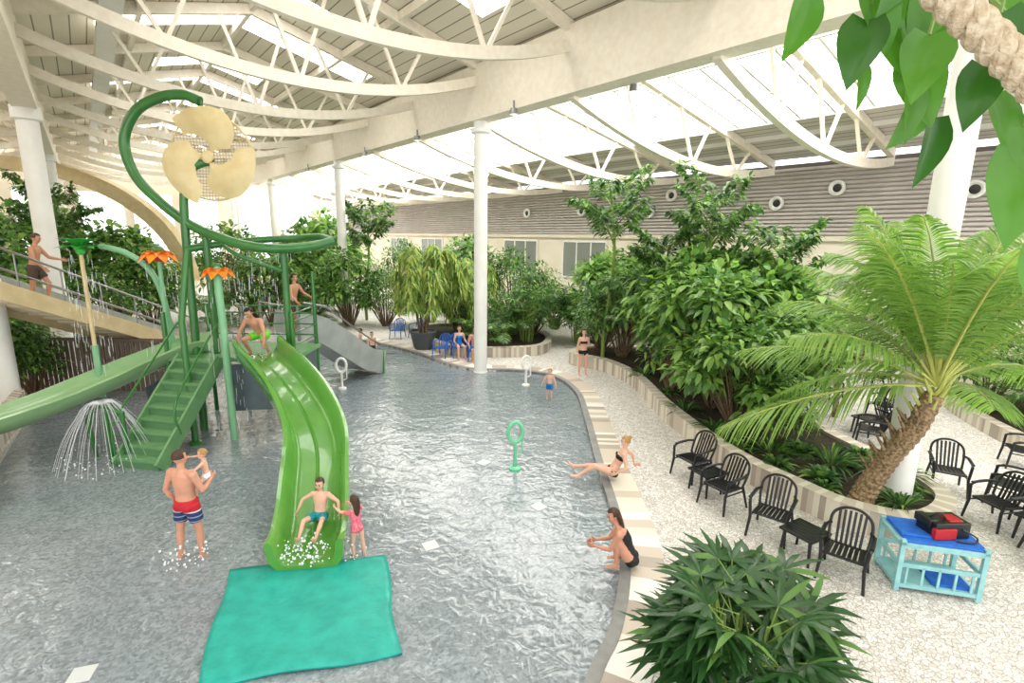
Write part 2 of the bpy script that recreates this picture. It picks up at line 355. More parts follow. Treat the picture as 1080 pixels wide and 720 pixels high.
ES=resamp(E,.13); mb=MB(); mo=MB()
def offs(P,i,closed=False):
    n=len(P); a=P[(i-1)%n] if closed else P[max(i-1,0)]; b=P[(i+1)%n] if closed else P[min(i+1,n-1)]; t=U(b-a); return V((t.y,-t.x,0))
tt=0
for i in range(len(ES)-1):
    n0,n1=offs(ES,i),offs(ES,i+1); z=V((0,0,.10)); p,q=ES[i],ES[i+1]
    mb.add([p+z,p+n0*.17+z,q+n1*.17+z,q+z,p+V((0,0,-.04)),q+V((0,0,-.04))],[(0,1,2,3),(4,0,3,5)])
    if i%2==0 or random.random()<.2: tt=random.choice([0,1,1,2,3,2])
    z=V((0,0,.094)); mo.add([p+n0*.17+z,p+n0*.68+z,q+n1*.68+z,q+n1*.17+z],[(0,1,2,3)],tt)
mb.obj('pool_coping',[COPE],smooth=False); mo.obj('pool_edge_tiles',[T1,T2,T3,T4],smooth=False)
def planter(name,outline,h=.5,th=.28):
    P=resamp(spline([(a,b,0) for a,b in outline],8,True),.11,True); n=len(P); mb=MB()
    A=sum(P[i].x*P[(i+1)%n].y-P[(i+1)%n].x*P[i].y for i in range(n)); sg=1 if A>0 else -1
    for i in range(n):
        n0,n1=offs(P,i,True)*sg,offs(P,(i+1)%n,True)*sg; p,q=P[i],P[(i+1)%n]; b=V((0,0,.06)); t=V((0,0,h))
        mb.add([p+b,q+b,q+t,p+t],[(0,1,2,3)],random.choice([0,1,2,0,1]))
        mb.add([p+n0*.02+t,q+n1*.02+t,q-n1*th+t,p-n0*th+t],[(0,1,2,3)],1 if i%3 else 0)
        mb.add([q-n1*th+t,p-n0*th+t,p-n0*th+b,q-n1*th+b],[(0,1,2,3)],1)
    mb.obj(name,[T1,T2,T3],smooth=False)
    fill(name+'_soil',[[(x.x-offs(P,i,True).x*sg*.2,x.y-offs(P,i,True).y*sg*.2) for i,x in enumerate(P)]],h-.08,[SOIL])
PL=[(2.3,20.0),(3.5,18.6),(4.1,16.6),(4.2,14.0),(4.4,12.2),(4.75,10.3),(5.35,8.95),(5.9,8.1),(6.9,7.7),(8.0,8.5),(8.1,10),(7.8,12),(8.2,15),(8.2,18.5),(6.3,21),(3.5,21.5)]
planter('striped_planter',PL,.55)
planter('striped_planter',[(-3,21.5),(-.5,20.8),(1.5,21.8),(1.5,25),(-2,27),(-5,26)],.5)
planter('striped_planter',[(12.4,10),(14,9),(16,11),(16.5,15),(14,16),(12.6,13)],.45)
mb=MB(); P=resamp([(-13.2,13.3,0),(-11.2,10.3,0),(-9.35,8.5,0)],.12)
for i in range(len(P)-1):
    mb.add([P[i],P[i+1],P[i+1]+V((0,0,.75)),P[i]+V((0,0,.75)),P[i]-V((.35,-.1,-.75)),P[i+1]-V((.35,-.1,-.75))],[(0,1,2,3),(3,2,5,4)],random.choice([0,1,2]))
mb.obj('tiled_low_wall',[T1,T2,T3],smooth=False)
for i,(x,y) in enumerate([(-4.9,5.0),(-1.3,7.6),(.55,8.9),(-.6,10.8)]):
    mb=MB(); mb.box((0,0,.004),(.24,.24,.012),0); put('floor_drain',mb.mesh('floor_drain',[DRAIN],False),(x,y,0),.3+.2*i)
mb=MB(); n=24; c=[V((-4.2,6.85,0)),V((-1.95,7.25,0)),V((-1.3,5.35,0)),V((-3.45,4.78,0))]; vs=[];fs=[]
for i in range(n+1):
    for j in range(n+1):
        u,v=i/n,j/n; p=(c[0]*(1-u)+c[1]*u)*(1-v)+(c[3]*(1-u)+c[2]*u)*v
        p.z=.05+.012*math.sin(u*9+v*4)+.008*math.sin(v*17-u*5)+random.uniform(0,.004); p.x+=.03*math.sin(v*7); p.y+=.03*math.sin(u*6); vs.append(p)
for i in range(n):
    for j in range(n): a=i*(n+1)+j; fs.append((a,a+1,a+n+2,a+n+1))
mb.add(vs,fs); o=mb.obj('foam_landing_mat',[TEAL],angle=None); md=o.modifiers.new('s','SOLIDIFY'); md.thickness=.04
# ---------------------------------------------------------------- play structure
ps=empty('water_play_structure')
def part(mb,name,mats,sm=True): return mb.obj(name,mats,parent=ps,smooth=sm)
SEC=[(-.50,.40),(-.46,.14),(-.38,.03),(-.28,0),(-.04,.0),(0,.035),(.04,0),(.28,0),(.38,.03),(.46,.14),(.50,.40),(.56,.45),(.63,.42),(.60,.1),(.46,-.09),(-.46,-.09),(-.60,.1),(-.63,.42),(-.56,.45)]
SEC=[(a*.9,b) for a,b in SEC]
mb=MB(); sp=spline([(-6.3,12.4,2.06),(-5.9,11.85,2.0),(-5.15,11.0,1.85),(-4.35,10.1,1.5),(-3.72,9.2,1.02),(-3.38,8.2,.5),(-3.15,7.4,.18),(-3.06,6.9,.1)],7); mb.sweep(sp,SEC); part(mb,'wide_slide',[GRN])
mb=MB(); A1=[math.radians(x) for x in range(-66,67,11)]; sec=[(.68*math.sin(a),.68-.68*math.cos(a)) for a in A1]+[(.75*math.sin(a),.68-.75*math.cos(a)) for a in reversed(A1)]
mb.sweep(spline([(-7.9,13.2,1.98),(-8.5,12.9,1.85),(-9.2,12.3,1.55),(-9.8,11.6,1.25),(-10.4,10.9,.98),(-11.3,10.2,.7),(-12.8,9.6,.45)],7),sec); part(mb,'flume_slide',[GRNL])
mb=MB(); b0=V((-8.0,10.25,0)); b1=V((-7.65,12.25,2.0)); hd=U((b1-b0)*V((1,1,0))); lat=V((hd.y,-hd.x,0)); Rz=Matrix.Rotation(math.atan2(-hd.x,hd.y),3,'Z')
for i in range(9):
    u=(i+.5)/9; p=b0.lerp(b1,u); z=(i+1)/9*2; mb.box((p.x,p.y,z-.03),(1.05,.30,.06),0,Rz); mb.box((p.x-hd.x*.11,p.y-hd.y*.11,z-.12),(1.0,.03,.22),1,Rz)
for s in (-1,1):
    mb.bar(b0+lat*.53*s+V((0,0,.05)),b1+lat*.53*s+V((0,0,-.02)),.06,.34,0)
mb.tube(spline([b0-lat*.55,b0-lat*.55+V((0,0,.85)),b0.lerp(b1,.1)-lat*.55+V((0,0,.95)),b1-lat*.55+V((0,0,.85))],6),.025,2)
mb.tube(spline([b0.lerp(b1,.3)+lat*.55,b0.lerp(b1,.3)+lat*.55+V((0,0,.8)),b1+lat*.55+V((0,0,.85)),b1+hd*.3+lat*.55+V((0,0,.9))],6),.025,2)
part(mb,'stairs',[GRNS,mat('stair_riser',(.35,.52,.35),.5),GRND],False)
mb=MB(); mb.box((-7.0,13.2,1.95),(3.2,1.9,.1),0)
for x,y in ((-8.5,12.3),(-5.5,12.6),(-8.5,14.1),(-5.5,14.1),(-7.05,12.3)): mb.tube([(x,y,0),(x,y,3.1)],.055,1)
for a,b in (((-8.5,14.1),(-5.5,14.1)),((-5.5,14.1),(-5.5,12.6))):
    for z in (2.25,2.55,2.85,3.05): mb.tube([(a[0],a[1],z),(b[0],b[1],z)],.02,1)
mb.bar((-8.55,12.35,1.55),(-8.2,12.3,1.55),.04,.7,2); mb.bar((-8.9,12.0,.9),(-8.6,14.0,1.2),.04,.8,2); mb.bar((-7.0,12.35,1.2),(-5.6,12.62,1.2),.03,1.2,2)
mb.bar((-5.5,12.7,1.3),(-5.5,14.0,1.3),.03,1.1,2)
part(mb,'platform',[GRNS,GRND,NET],False)
mb=MB()
mb.tube([(-7.6,11.6,0),(-7.6,11.6,3),(-7.55,12,4.6)],.075,0,10); mb.lathe((-7.6,11.6,0),[(.14,0),(.14,.06),(.08,.1)],0,14)
mb.tube(spline([(-7.95,12.55,0),(-7.95,12.6,2.5),(-7.95,12.65,4.6),(-7.92,12.7,5.8),(-7.75,12.7,6.4),(-7.45,12.7,6.6),(-7.25,12.75,6.65)],6),.095,0,12)
mb.tube([(-7.5,12.7,1.9),(-7.5,12.7,5.0)],.08,0,10)
mb.tube([(-5.65,12.75,0),(-5.65,12.75,4.75)],.085,0,12)
mb.tube(spline([(-4.45,12.9,4.85),(-4.9,12.6,4.72),(-5.6,12.3,4.66),(-6.3,12.3,4.72),(-7.1,12.5,4.92),(-7.85,12.7,5.2),(-8.6,12.8,5.75),(-9.1,12.8,6.35),(-9.25,12.8,7.1),(-8.9,12.8,7.75),(-8.3,12.75,8.05),(-7.7,12.7,8.12),(-7.3,12.7,7.98)],8),.115,0,14)
mb.tube(spline([(-4.45,12.9,4.85),(-4.9,13.3,4.95),(-5.6,13.5,4.9),(-6.4,13.3,4.85),(-7.2,13,4.75),(-7.95,12.6,4.6)],8),.085,0,12)
mb.tube(spline([(-7.0,12.6,4.7),(-6.6,12.4,4.5),(-5.9,12.6,4.2),(-5.65,12.75,4.1)],6),.05,0,10)
part(mb,'curled_pipes',[GRND])
# tipping disc: net hoop carrying three curved cream shell blades
mb=MB(); c=V((-7.2,12.7,6.75))
def disc_pt(r,a,y=0): return c+V((r*math.cos(a),y,r*math.sin(a)))
mb.tube([disc_pt(.98,i/36*2*math.pi,.08) for i in range(36)],.022,0,8,True)
for k3 in range(3):
    a0=k3*2*math.pi/3+.35; vs=[];N=18;M_=6
    for i in range(N+1):
        u=i/N
        ao=a0+u*1.95; ro=.25+.87*math.sin(min(1,.22+u*1.6)*math.pi/2); ai=a0+.40+u*1.62; ri=.08+.62*u**1.3
        for j in range(M_+1):
            v=j/M_; a=ao+(ai-ao)*v; r=ro+(ri-ro)*v; vs.append(disc_pt(r,a,-.08-.14*math.sin(v*math.pi)*math.sin(u*math.pi)))
    mb.add(vs,[(i*(M_+1)+j,i*(M_+1)+j+1,(i+1)*(M_+1)+j+1,(i+1)*(M_+1)+j) for i in range(N) for j in range(M_)],0)
for i in range(-13,14):
    h=i*.072; w=math.sqrt(max(0,.96-h*h))
    mb.tube([c+V((-w,.08,h)),c+V((0,.2,h)),c+V((w,.08,h))],.009,1,4); mb.tube([c+V((h,.08,-w)),c+V((h,.2,0)),c+V((h,.08,w))],.009,1,4)
mb.tube([c+V((0,.08,.95)),V((-7.3,12.7,7.98))],.03,2); mb.tube([c+V((0,.1,0)),c+V((-.25,.05,-.15))],.08,2)
mb.ball(c+V((0,-.10,0)),(.15,.06,.15),0)
o=part(mb,'tipping_disc',[CREAMD,OCHRE,GRND])
def flower(c,r,pm,n=9):
    mb=MB(); c=V(c)
    for i in range(n):
        a=2*math.pi*i/n; d=V((math.cos(a),math.sin(a),.45)); mb.leaf(c,d,(0,0,1),r*1.15,r*.85,.85,0,.12)
    mb.ball(c+V((0,0,-.06)),(r*.3,r*.3,r*.35),1); mb.ball(c+V((0,0,.08)),(r*.3,r*.3,r*.22),2); return mb
part(flower((-8.7,12.7,4.5),.46,ORG),'orange_flower_spout',[ORG,RED,GRND])
part(flower((-7.0,12.2,4.15),.40,ORG),'orange_flower_spout.001',[ORG,RED,GRND])
FG=mat('petal_green',(.25,.70,.28),.4)
mb=MB()
for ring,(el,L_) in enumerate(((1.0,.60),(.35,.52))):
    for i in range(9):
        a=i*2*math.pi/9+ring*.35; mb.leaf((-10.1,12.1,4.62),(math.cos(a),math.sin(a),el),(0,0,1),L_,.32,.35,0,.1)
mb.ball((-10.1,12.1,4.55),(.10,.10,.10),1)
part(mb,'green_flower_spout',[FG,FG])
mb=MB()
mb.tube(spline([(-6.85,11.95,0),(-6.85,11.95,2.6),(-6.9,12.0,3.6),(-6.95,12.1,4.1),(-7.0,12.2,4.2)],6),.085,0,12)
mb.tube(spline([(-8.8,13.0,2.2),(-8.85,12.9,3.4),(-9.05,12.8,4.1),(-9.5,12.7,4.5),(-10.1,12.7,4.65)],6),.07,0,12)
mb.tube([(-8.7,12.7,2.0),(-8.7,12.7,4.45)],.05,0,10); mb.tube([(-10.1,12.1,2.3),(-10.1,12.1,4.6)],.045,1,10)
mb.tube([(-10.1,12.1,1.0),(-10.1,12.1,2.3)],.07,0,10)
for x in (-8.4,-8.75): mb.tube([(x,10.5,0),(x,10.5,1.2)],.05,2,10)
mb.tube(spline([(-9.35,10.8,0),(-9.3,10.7,.9),(-8.9,10.55,1.3),(-8.4,10.5,1.15)],6),.045,2,10)
mb.tube(spline([(-10.4,11.9,0),(-10.4,11.9,.6)],3),.05,2,10)
for z in (.35,.65,.95): mb.tube([(-8.75,10.5,z),(-8.4,10.5,z)],.02,2,6)
part(mb,'spout_poles',[GRNP,OCHRE,GRND])
mb=MB()
for i in range(46):
    a=2*math.pi*i/46+random.uniform(-.05,.05); r=random.uniform(.75,1.05); c0=V((-8.85,10.55,1.32))
    pts=[c0+V((math.cos(a)*r*u,math.sin(a)*r*u,.12*math.sin(min(u*2,1)*math.pi)-1.3*u**2.4)) for u in [k/8 for k in range(9)]]; mb.tube(pts,.005,0,4)
for c0,rr,zt in ((V((-8.7,12.7,4.4)),.4,.2),(V((-7.0,12.2,4.1)),.38,.2),(V((-6.2,12.9,4.7)),.5,2.1),(V((-10.1,12.1,4.6)),.3,1.8)):
    for i in range(90):
        a=random.uniform(0,6.28); r=rr*random.uniform(.7,1.3); z=random.uniform(zt,c0.z); l=random.uniform(.08,.35)
        mb.tube([c0.xy.to_3d()+V((math.cos(a)*r,math.sin(a)*r,z)),c0.xy.to_3d()+V((math.cos(a)*r*1.02,math.sin(a)*r*1.02,z-l))],.006,0,4)
mb.obj('water_spray',[SPR])
mb=MB()
for c0,n,sp_ in (((-3.1,7.0,.2),110,.4),((-5.0,7.05,.03),60,.35),((-2.5,7.2,.03),20,.2),((-8.85,10.5,.02),90,1.05)):
    for i in range(n):
        a=random.uniform(0,6.28); r=sp_*random.random()**.6; mb.ball((c0[0]+r*math.cos(a),c0[1]+r*math.sin(a)*.8,c0[2]+random.random()**2*.22),random.uniform(.006,.022),0,n=6,m=4)
mb.obj('water_splash',[mat('foam_white',(.96,.97,.98),.3)])
tw=empty('grey_slide_tower')
mb=MB(); mb.box((-6.9,14.9,1.95),(1.8,1.4,.1),1); 
mb.sweep(spline([(-6.9,15.2,2.0),(-6.5,15.9,1.75),(-6.0,16.9,1.0),(-5.6,17.8,.35),(-5.3,18.6,.1)],6),[(-.55,.75),(-.5,.05),(.5,.05),(.55,.75),(.62,.75),(.57,-.05),(-.57,-.05),(-.62,.75)])
mb.obj('grey_slide',[GREYP,GREYP],parent=tw)
mb=MB()
for s in (-.65,.65): mb.tube([(-6.9+s,15.2,3.0),(-6.5+s,15.9,2.8),(-6.0+s,16.9,2.0),(-5.6+s,17.8,1.35),(-5.35+s,18.5,1.0)],.03,0)
for x,y in ((-7.7,14.4),(-6.1,14.4),(-7.7,15.5),(-6.1,15.5)): mb.tube([(x,y,0),(x,y,3)],.05,0)
mb.tube([(-4.75,18.4,0),(-4.75,18.4,.9)],.04,1); mb.tube([(-5.5,14.1,0),(-5.5,14.1,4)],.05,1)
mb.obj('rails',[METAL,GRND],parent=tw)
st=empty('beige_staircase'); mb=MB(); a=V((-12.0,20.0,.1)); b=V((-13.2,11.6,3.9)); hd=U((b-a)*V((1,1,0))); lat=V((hd.y,-hd.x,0)); Rz=Matrix.Rotation(math.atan2(-hd.x,hd.y),3,'Z'); nst=22
for i in range(nst):
    u=(i+.5)/nst; p=a.lerp(b,u); z=.1+(i+1)/nst*3.8; mb.box((p.x,p.y,z-.04),(1.9,.40,.08),0,Rz); mb.box((p.x-hd.x*.17,p.y-hd.y*.17,z-.12),(1.9,.03,.17),1,Rz)
mb.obj('steps',[OCHRE,T1],parent=st,smooth=False)
mb=MB()
for s in (-1,1):
    o1=lat*.98*s; mb.bar(a+o1+V((0,0,-.02)),b+o1+V((0,0,-.02)),.08,.42,0)
    if s>0: mb.bar(a+o1+V((0,0,.62)),b+o1+V((0,0,.62)),.03,.5,2)
    else: mb.tube([a+o1+V((0,0,.55)),b+o1+V((0,0,.55))],.018,1)
    mb.tube([a+o1+V((0,0,1.05)),b+o1+V((0,0,1.05))],.03,1)
    for i in range(9): q=a.lerp(b,i/8)+o1; mb.tube([q,q+V((0,0,1.05))],.02,1)
mb.obj('balustrade',[OCHRE,METAL,GREYP],parent=st,smooth=False)
mb=MB(); mb.box((-15.3,11.0,3.85),(4.5,2.4,.2)); mb.obj('stair_landing',[OCHRE],parent=st,smooth=False)
mb=MB(); 
for x,y,h in ((-12.3,18.3,.8),(-12.6,16,1.7)): mb.box((x,y,h/2),(1.5,.3,h))
mb.obj('stair_piers',[WALLM],parent=st,smooth=False)
mb=MB()
for i in range(40): x=-16+i*.16; mb.box((x,15.6,.9),(.1,.04,1.7))
mb.box((-12.9,15.6,1.7),(6.4,.08,.1)); mb.obj('slatted_fence',[mat('fence_brown',(.42,.36,.32),.7)],smooth=False)
def sprayer(loc,m,h=1.05):
    mb=MB(); mb.lathe((0,0,0),[(.14,0),(.14,.04),(.05,.08)],0,16); mb.tube([(0,0,.03),(0,0,h-.45)],.04,0,10)
    mb.tube([(.16*math.cos(i/20*2*math.pi),0,h-.24+.23*math.sin(i/20*2*math.pi)) for i in range(20)],.045,0,8,True)
    mb.tube([(.16,0,h-.24),(.16,0,.35),(.05,0,.3)],.02,0,6)
    put('ring_water_sprayer',mb.mesh('ring_sprayer',[m]),loc,.3)
sprayer((-5.6,16.3,0),WHITEP); sprayer((.5,17.0,0),WHITEP); sprayer((.1,10.5,0),mat('sprayer_mint',(.45,.78,.62),.3),1.1)
# ---------------------------------------------------------------- plants
def rdir(zmin=-.2,zmax=1):
    a=random.uniform(0,2*math.pi); z=random.uniform(zmin,zmax); r=math.sqrt(max(0,1-z*z)); return V((r*math.cos(a),r*math.sin(a),z))
def pick(w): return random.choices(range(1,len(w)+1),w)[0]
def shrub(R=1.4,H=2.8,nb=26,nl=60,ll=.26,lw=.13,w=(3,4,3),base=.25):
    mb=MB()
    for i in range(nb):
        d=rdir(-.6,1); c=V((d.x*R*random.uniform(.5,1),d.y*R*random.uniform(.5,1),H*(base+(1-base)*.5)+d.z*H*.42))
        st=V((d.x*.15,d.y*.15,0)); mb.tube([st,st.lerp(c,.5)+V((0,0,.15)),c],[.03,.02,.01],0,5)
        cr=R*random.uniform(.28,.42)
        for k in range(nl):
            e=rdir(-.6,1); p=c+e*cr*random.uniform(.4,1); dd=U(e+V((0,0,-.25))+rdir(-1,1)*.5)
            mb.leaf(p,dd,U(e*.4+V((0,0,1))+rdir(-1,1)*.3),ll*random.uniform(.7,1.2),lw*random.uniform(.8,1.2),random.uniform(.1,.5),pick(w))
    return mb
def frond(mb,b,d,L,droop,nl,ll,lw,mi=(1,2,3),w=(1,2,1),stem=.018,start=.15,vee=.25,ldroop=.35,up=V((0,0,1))):
    d=U(d); P=lambda t:V(b)+d*L*t+V((0,0,-1))*droop*L*t*t
    if abs(d.z)>.96: up=V((0,1,0)) 
    mb.tube([P(t) for t in (0,.2,.4,.6,.8,1)],[stem*(1-.8*t) for t in (0,.2,.4,.6,.8,1)],0,5)
    for i in range(nl):
        t=start+(1-start)*(i+.5)/nl; tan=U(P(min(t+.02,1.02))-P(t-.02)); sd=U(tan.cross(up)); nn=sd.cross(tan); e=math.sin(math.pi*(.12+.80*((t-start)/(1-start))))
        for s in (-1,1):
            dd=U(sd*s+tan*(.55+.5*t)+nn*vee+rdir(-1,1)*.12); mb.leaf(P(t),dd,nn,ll*max(e,.25)*random.uniform(.9,1.1),lw,ldroop,random.choices(mi,w)[0],.1)
def areca(n=22,L=2.4,ll=.55,lw=.045,w=(2,3,1),h=.6,nl=26):
    mb=MB()
    for i in range(n):
        a=random.uniform(0,6.28); e=random.uniform(.5,2.2); b=V((.12*math.cos(a),.12*math.sin(a),0)); tp=b+V((.15*math.cos(a),.15*math.sin(a),h*random.uniform(.5,1)))
        mb.tube([b,tp],.025,0,5); frond(mb,tp,(math.cos(a),math.sin(a),e),L*random.uniform(.75,1.1),random.uniform(.35,.6),nl,ll,lw,w=w)
    return mb
def fanpalm(n=26,H=1.9,R=.7,fl=.5,w=(5,2,1),nf=9,fw=.05,hmin=.35):
    mb=MB()
    for i in range(n):
        a=random.uniform(0,6.28); r=random.uniform(.05,.3); b=V((r*math.cos(a),r*math.sin(a),0)); h=H*random.uniform(hmin,1); tp=b+V((r*.5*math.cos(a),r*.5*math.sin(a),h*.75))
        mb.tube([b,tp],.016,0,5)
        for q in range(3):
            a2=a+random.uniform(-1.6,1.6); d=U((math.cos(a2),math.sin(a2),random.uniform(.1,1))); hub=tp+d*R*random.uniform(.5,1); mb.tube([tp-V((0,0,.1*q)),hub],.007,0,4)
            sd=U(d.cross(V((0,0,1)))); nn=sd.cross(d)
            for k in range(nf):
                an=(k/(nf-1)-.5)*3.6; dd=U(d*math.cos(an)+sd*math.sin(an)+V((0,0,-.1))); mb.leaf(hub,dd,nn,fl*random.uniform(.85,1.1)*(1-.15*abs(an)/1.8),fw,random.uniform(.15,.4),pick(w),.12)
    return mb
def fishtail(H=5.5,n=9,L=1.5,w=(3,3,1)):
    mb=MB(); tr=[V((.12*math.sin(z*1.2),.1*math.cos(z),z)) for z in [H*k/8 for k in range(9)]]; mb.tube(tr,[.07*(1-.5*k/8) for k in range(9)],0,8)
    for i in range(n):
        z=H*(.68+.32*i/n); a=i*2.4; p=V((.12*math.sin(z*1.2),.1*math.cos(z),z)); d=U((math.cos(a),math.sin(a),random.uniform(.35,1.0))); LL_=L*random.uniform(.8,1.1)
        mb.tube([p,p+d*LL_*.5,p+d*LL_+V((0,0,-.15))],[.025,.018,.008],0,5)
        for k in range(9):
            t=.3+.7*k/8; q=p+d*LL_*t; sd=U(d.cross(V((0,0,1))))
            for s in (-1,1):
                d2=U(sd*s+d*.5+V((0,0,.1))); l2=.5*(1.1-t*.6); mb.tube([q,q+d2*l2],.006,0,4)
                for j in range(6):
                    q2=q+d2*l2*(j+1)/6; mb.leaf(q2,U(d2+rdir(-1,.3)*.9),(0,0,1),.24,.13,.3,pick(w),.1)
    return mb
def weeping(H=3.6,R=1.7,n=38,w=(2,3,3,3)):
    mb=MB()
    for k in range(7): a=k*.9; mb.tube([(.15*math.cos(a),.15*math.sin(a),0),(.35*math.cos(a),.35*math.sin(a),H*.35),(.7*math.cos(a),.7*math.sin(a),H*.75)],[.05,.04,.02],0,6)
    for i in range(n):
        a=random.uniform(0,6.28); rr=R*random.uniform(.3,1); s=V((.4*math.cos(a),.4*math.sin(a),H*random.uniform(.4,.8))); top=V((rr*.6*math.cos(a),rr*.6*math.sin(a),H*random.uniform(.65,1.05))); end=V((rr*math.cos(a),rr*math.sin(a),H*random.uniform(.3,.7)))
        P=spline([s,top,V((rr*.9*math.cos(a),rr*.9*math.sin(a),(top.z+end.z)/2+.3)),end],7); mb.tube(P,.012,0,4)
        for p in P[3:]:
            for q in range(10): mb.leaf(p+rdir(-1,1)*.12,U(rdir(-1,.5)+V((math.cos(a)*.3,math.sin(a)*.3,-.35))),U((math.cos(a)*.3,math.sin(a)*.3,1)),.36*random.uniform(.7,1.2),.075,.6,pick(w))
    return mb
def groundcover(R=.5,n=90,ll=.3,lw=.09,w=(3,3,2)):
    mb=MB()
    for i in range(n):
        d=rdir(.1,1); b=V((d.x*R*.3,d.y*R*.3,0)); mb.leaf(b,U(d+V((0,0,.3))),(0,0,1) if d.z<.8 else (1,0,0),ll*random.uniform(.7,1.6),lw,.5,pick(w))
    return mb
LS=[BARK,LD,LM,LL]; LS2=[GSTEM,LD,LM,LL]
M_sh1=shrub(w=(2,4,3)).mesh('m_shrub_a',LS); M_sh2=shrub(1.5,3.0,34,62,.32,.17,(1,4,5)).mesh('m_shrub_b',LS); M_sh3=shrub(1.3,2.4,28,80,.17,.07,(4,4,2)).mesh('m_shrub_c',LS)
M_ar=areca().mesh('m_areca',LS2); M_ar2=areca(16,1.7,.45,.05,(4,3,1),.4,20).mesh('m_areca_dark',LS2)
M_fan=fanpalm(22,2.2,.6,.55).mesh('m_fan',LS2); M_ft=fishtail(n=11,L=1.6,w=(3,3,1)).mesh('m_fishtail',LS2); M_ft2=fishtail(4.6,12,1.4,(3,3,1)).mesh('m_fishtail_b',LS2)
M_we=weeping().mesh('m_weeping',[BARK,LM,LL,LY,LY]); M_gc=groundcover().mesh('m_gc',LS2); M_gc2=groundcover(.6,70,.55,.05,(4,2,1)).mesh('m_gc2',LS2)
def P(name,me,x,y,z=0,s=1,r=None,sz=None):
    s2=(s,s,s*(sz or 1)); put(name,me,(x,y,z),random.uniform(0,6.28) if r is None else r,s2)
G0=.47
for x,y,s,me in ((5.6,13.6,1.1,M_sh2),(6.9,14.4,1.15,M_sh2),(6.0,16.2,1.25,M_sh2),(5.2,18.0,1.15,M_sh1),(4.3,19.6,1.1,M_sh1),(6.9,12.6,.9,M_sh2),(5.5,11.9,.78,M_sh2),(7.0,18.5,1.35,M_sh3),(5.9,12.8,.9,M_sh1),(6.9,16.8,1.3,M_sh1),(6.1,11.2,.62,M_sh3),(4.9,15.3,.8,M_sh1),(3.6,20.3,1.0,M_sh3)):
    P('broadleaf_shrub',me,x,y,G0,s)
P('fishtail_palm',M_ft,3.6,19.2,G0,1.12); P('fishtail_palm',M_ft,6.3,16.6,G0,1.06); P('fishtail_palm',M_ft2,7.6,14.6,G0,.95); P('fishtail_palm',M_ft2,5.2,17.4,G0,.95)
for x,y,s in ((5.1,10.8,.8),(5.5,9.9,.9),(6.1,9.3,1.0),(6.9,8.3,.8),(7.4,8.9,.9),(6.7,10,1.1),(4.95,11.8,.8),(4.7,13.2,.9),(4.7,14.8,.8),(4.5,16.8,.9),(7.5,10.3,1.1),(5.9,8.9,.7),(7.6,9.6,1.2),(5.7,10.5,1.0),(6.4,10.6,1.1)):
    P('fern_groundcover',random.choice([M_gc,M_gc2]),x,y,G0,s)
for x,y,s,me,n in ((-.6,22.3,1.0,M_ar2,'areca_palm'),(.6,22.6,1.2,M_fan,'fan_palm'),(-1.8,23.2,1.1,M_ar2,'areca_palm'),(0,24.2,1.2,M_ar,'areca_palm'),(-2.6,25,1.2,M_sh3,'broadleaf_shrub'),(1.0,24.4,1.2,M_sh3,'broadleaf_shrub'),(3.2,24,1.3,M_fan,'fan_palm'),(4.6,24.5,1.2,M_sh2,'broadleaf_shrub'),(2.2,26,1.4,M_ar,'areca_palm'),(6.0,26,1.4,M_sh1,'broadleaf_shrub'),
  (-4.5,28,1.2,M_ar,'areca_palm'),(-7,28,1.1,M_sh3,'broadleaf_shrub'),(-9,28,1.25,M_sh1,'broadleaf_shrub'),(-8.5,30,1.3,M_ft2,'fishtail_palm'),(-11.5,28,1.1,M_ar,'areca_palm'),(-13,27.5,1.2,M_sh1,'broadleaf_shrub'),(-14.5,28.5,1.35,M_sh3,'broadleaf_shrub'),(-12.5,31,1.4,M_sh2,'broadleaf_shrub'),(-16.5,28,1.3,M_ar,'areca_palm'),(-10.5,26.6,.8,M_ar2,'areca_palm'),(-15,26.2,.9,M_ar2,'areca_palm'),(-18.5,26,1.2,M_sh1,'broadleaf_shrub'),(-21,27,1.5,M_sh2,'broadleaf_shrub'),(-18,22,1.1,M_sh3,'broadleaf_shrub'),(-20.5,23.5,1.15,M_ft,'fishtail_palm'),(-19,18.5,1.5,M_sh1,'broadleaf_shrub'),(-22,20,2.0,M_sh3,'broadleaf_shrub'),(-17.5,20.5,1.0,M_ar,'areca_palm'),(-24,26,1.9,M_sh1,'broadleaf_shrub'),(-20,36,1.7,M_sh1,'broadleaf_shrub'),(-14,38,1.8,M_sh2,'broadleaf_shrub'),(-7.5,35,1.6,M_sh3,'broadleaf_shrub'),(-3,32,1.5,M_sh1,'broadleaf_shrub'),(0,30,1.5,M_sh3,'broadleaf_shrub'),(7.6,24,1.3,M_sh3,'broadleaf_shrub'),(9.8,23,1.3,M_ar,'areca_palm'),
  (12,22.3,1.2,M_sh1,'broadleaf_shrub'),(14,20.3,1.0,M_sh3,'broadleaf_shrub'),(16.4,18.2,1.0,M_sh1,'broadleaf_shrub'),(17.5,15.8,1.1,M_ar,'areca_palm'),(13.8,11,.9,M_sh1,'broadleaf_shrub'),(14.6,12.7,1.0,M_ar,'areca_palm'),(13.8,14.2,.9,M_sh3,'broadleaf_shrub'),(-15,14.0,.9,M_sh1,'broadleaf_shrub'),(-14.6,15.0,.8,M_sh3,'broadleaf_shrub'),(15,10.6,.9,M_sh3,'broadleaf_shrub')):
    inpl=(y<27 and abs(x)<3) or (12.4<x<16 and 9<y<15.5 and x>0); P(n,me,x,y,.4 if inpl else .08,s)
mb=MB(); mb.lathe((0,0,0),[(0,0),(.36,0),(.42,.1),(.56,.72),(.60,.74),(.60,.82),(.54,.82),(.52,.74),(0,.72)],0,32); pot=put('large_plant_pot',mb.mesh('pot',[mat('pot_slate',(.30,.32,.34),.6)]),(-3.95,22.3,.08))
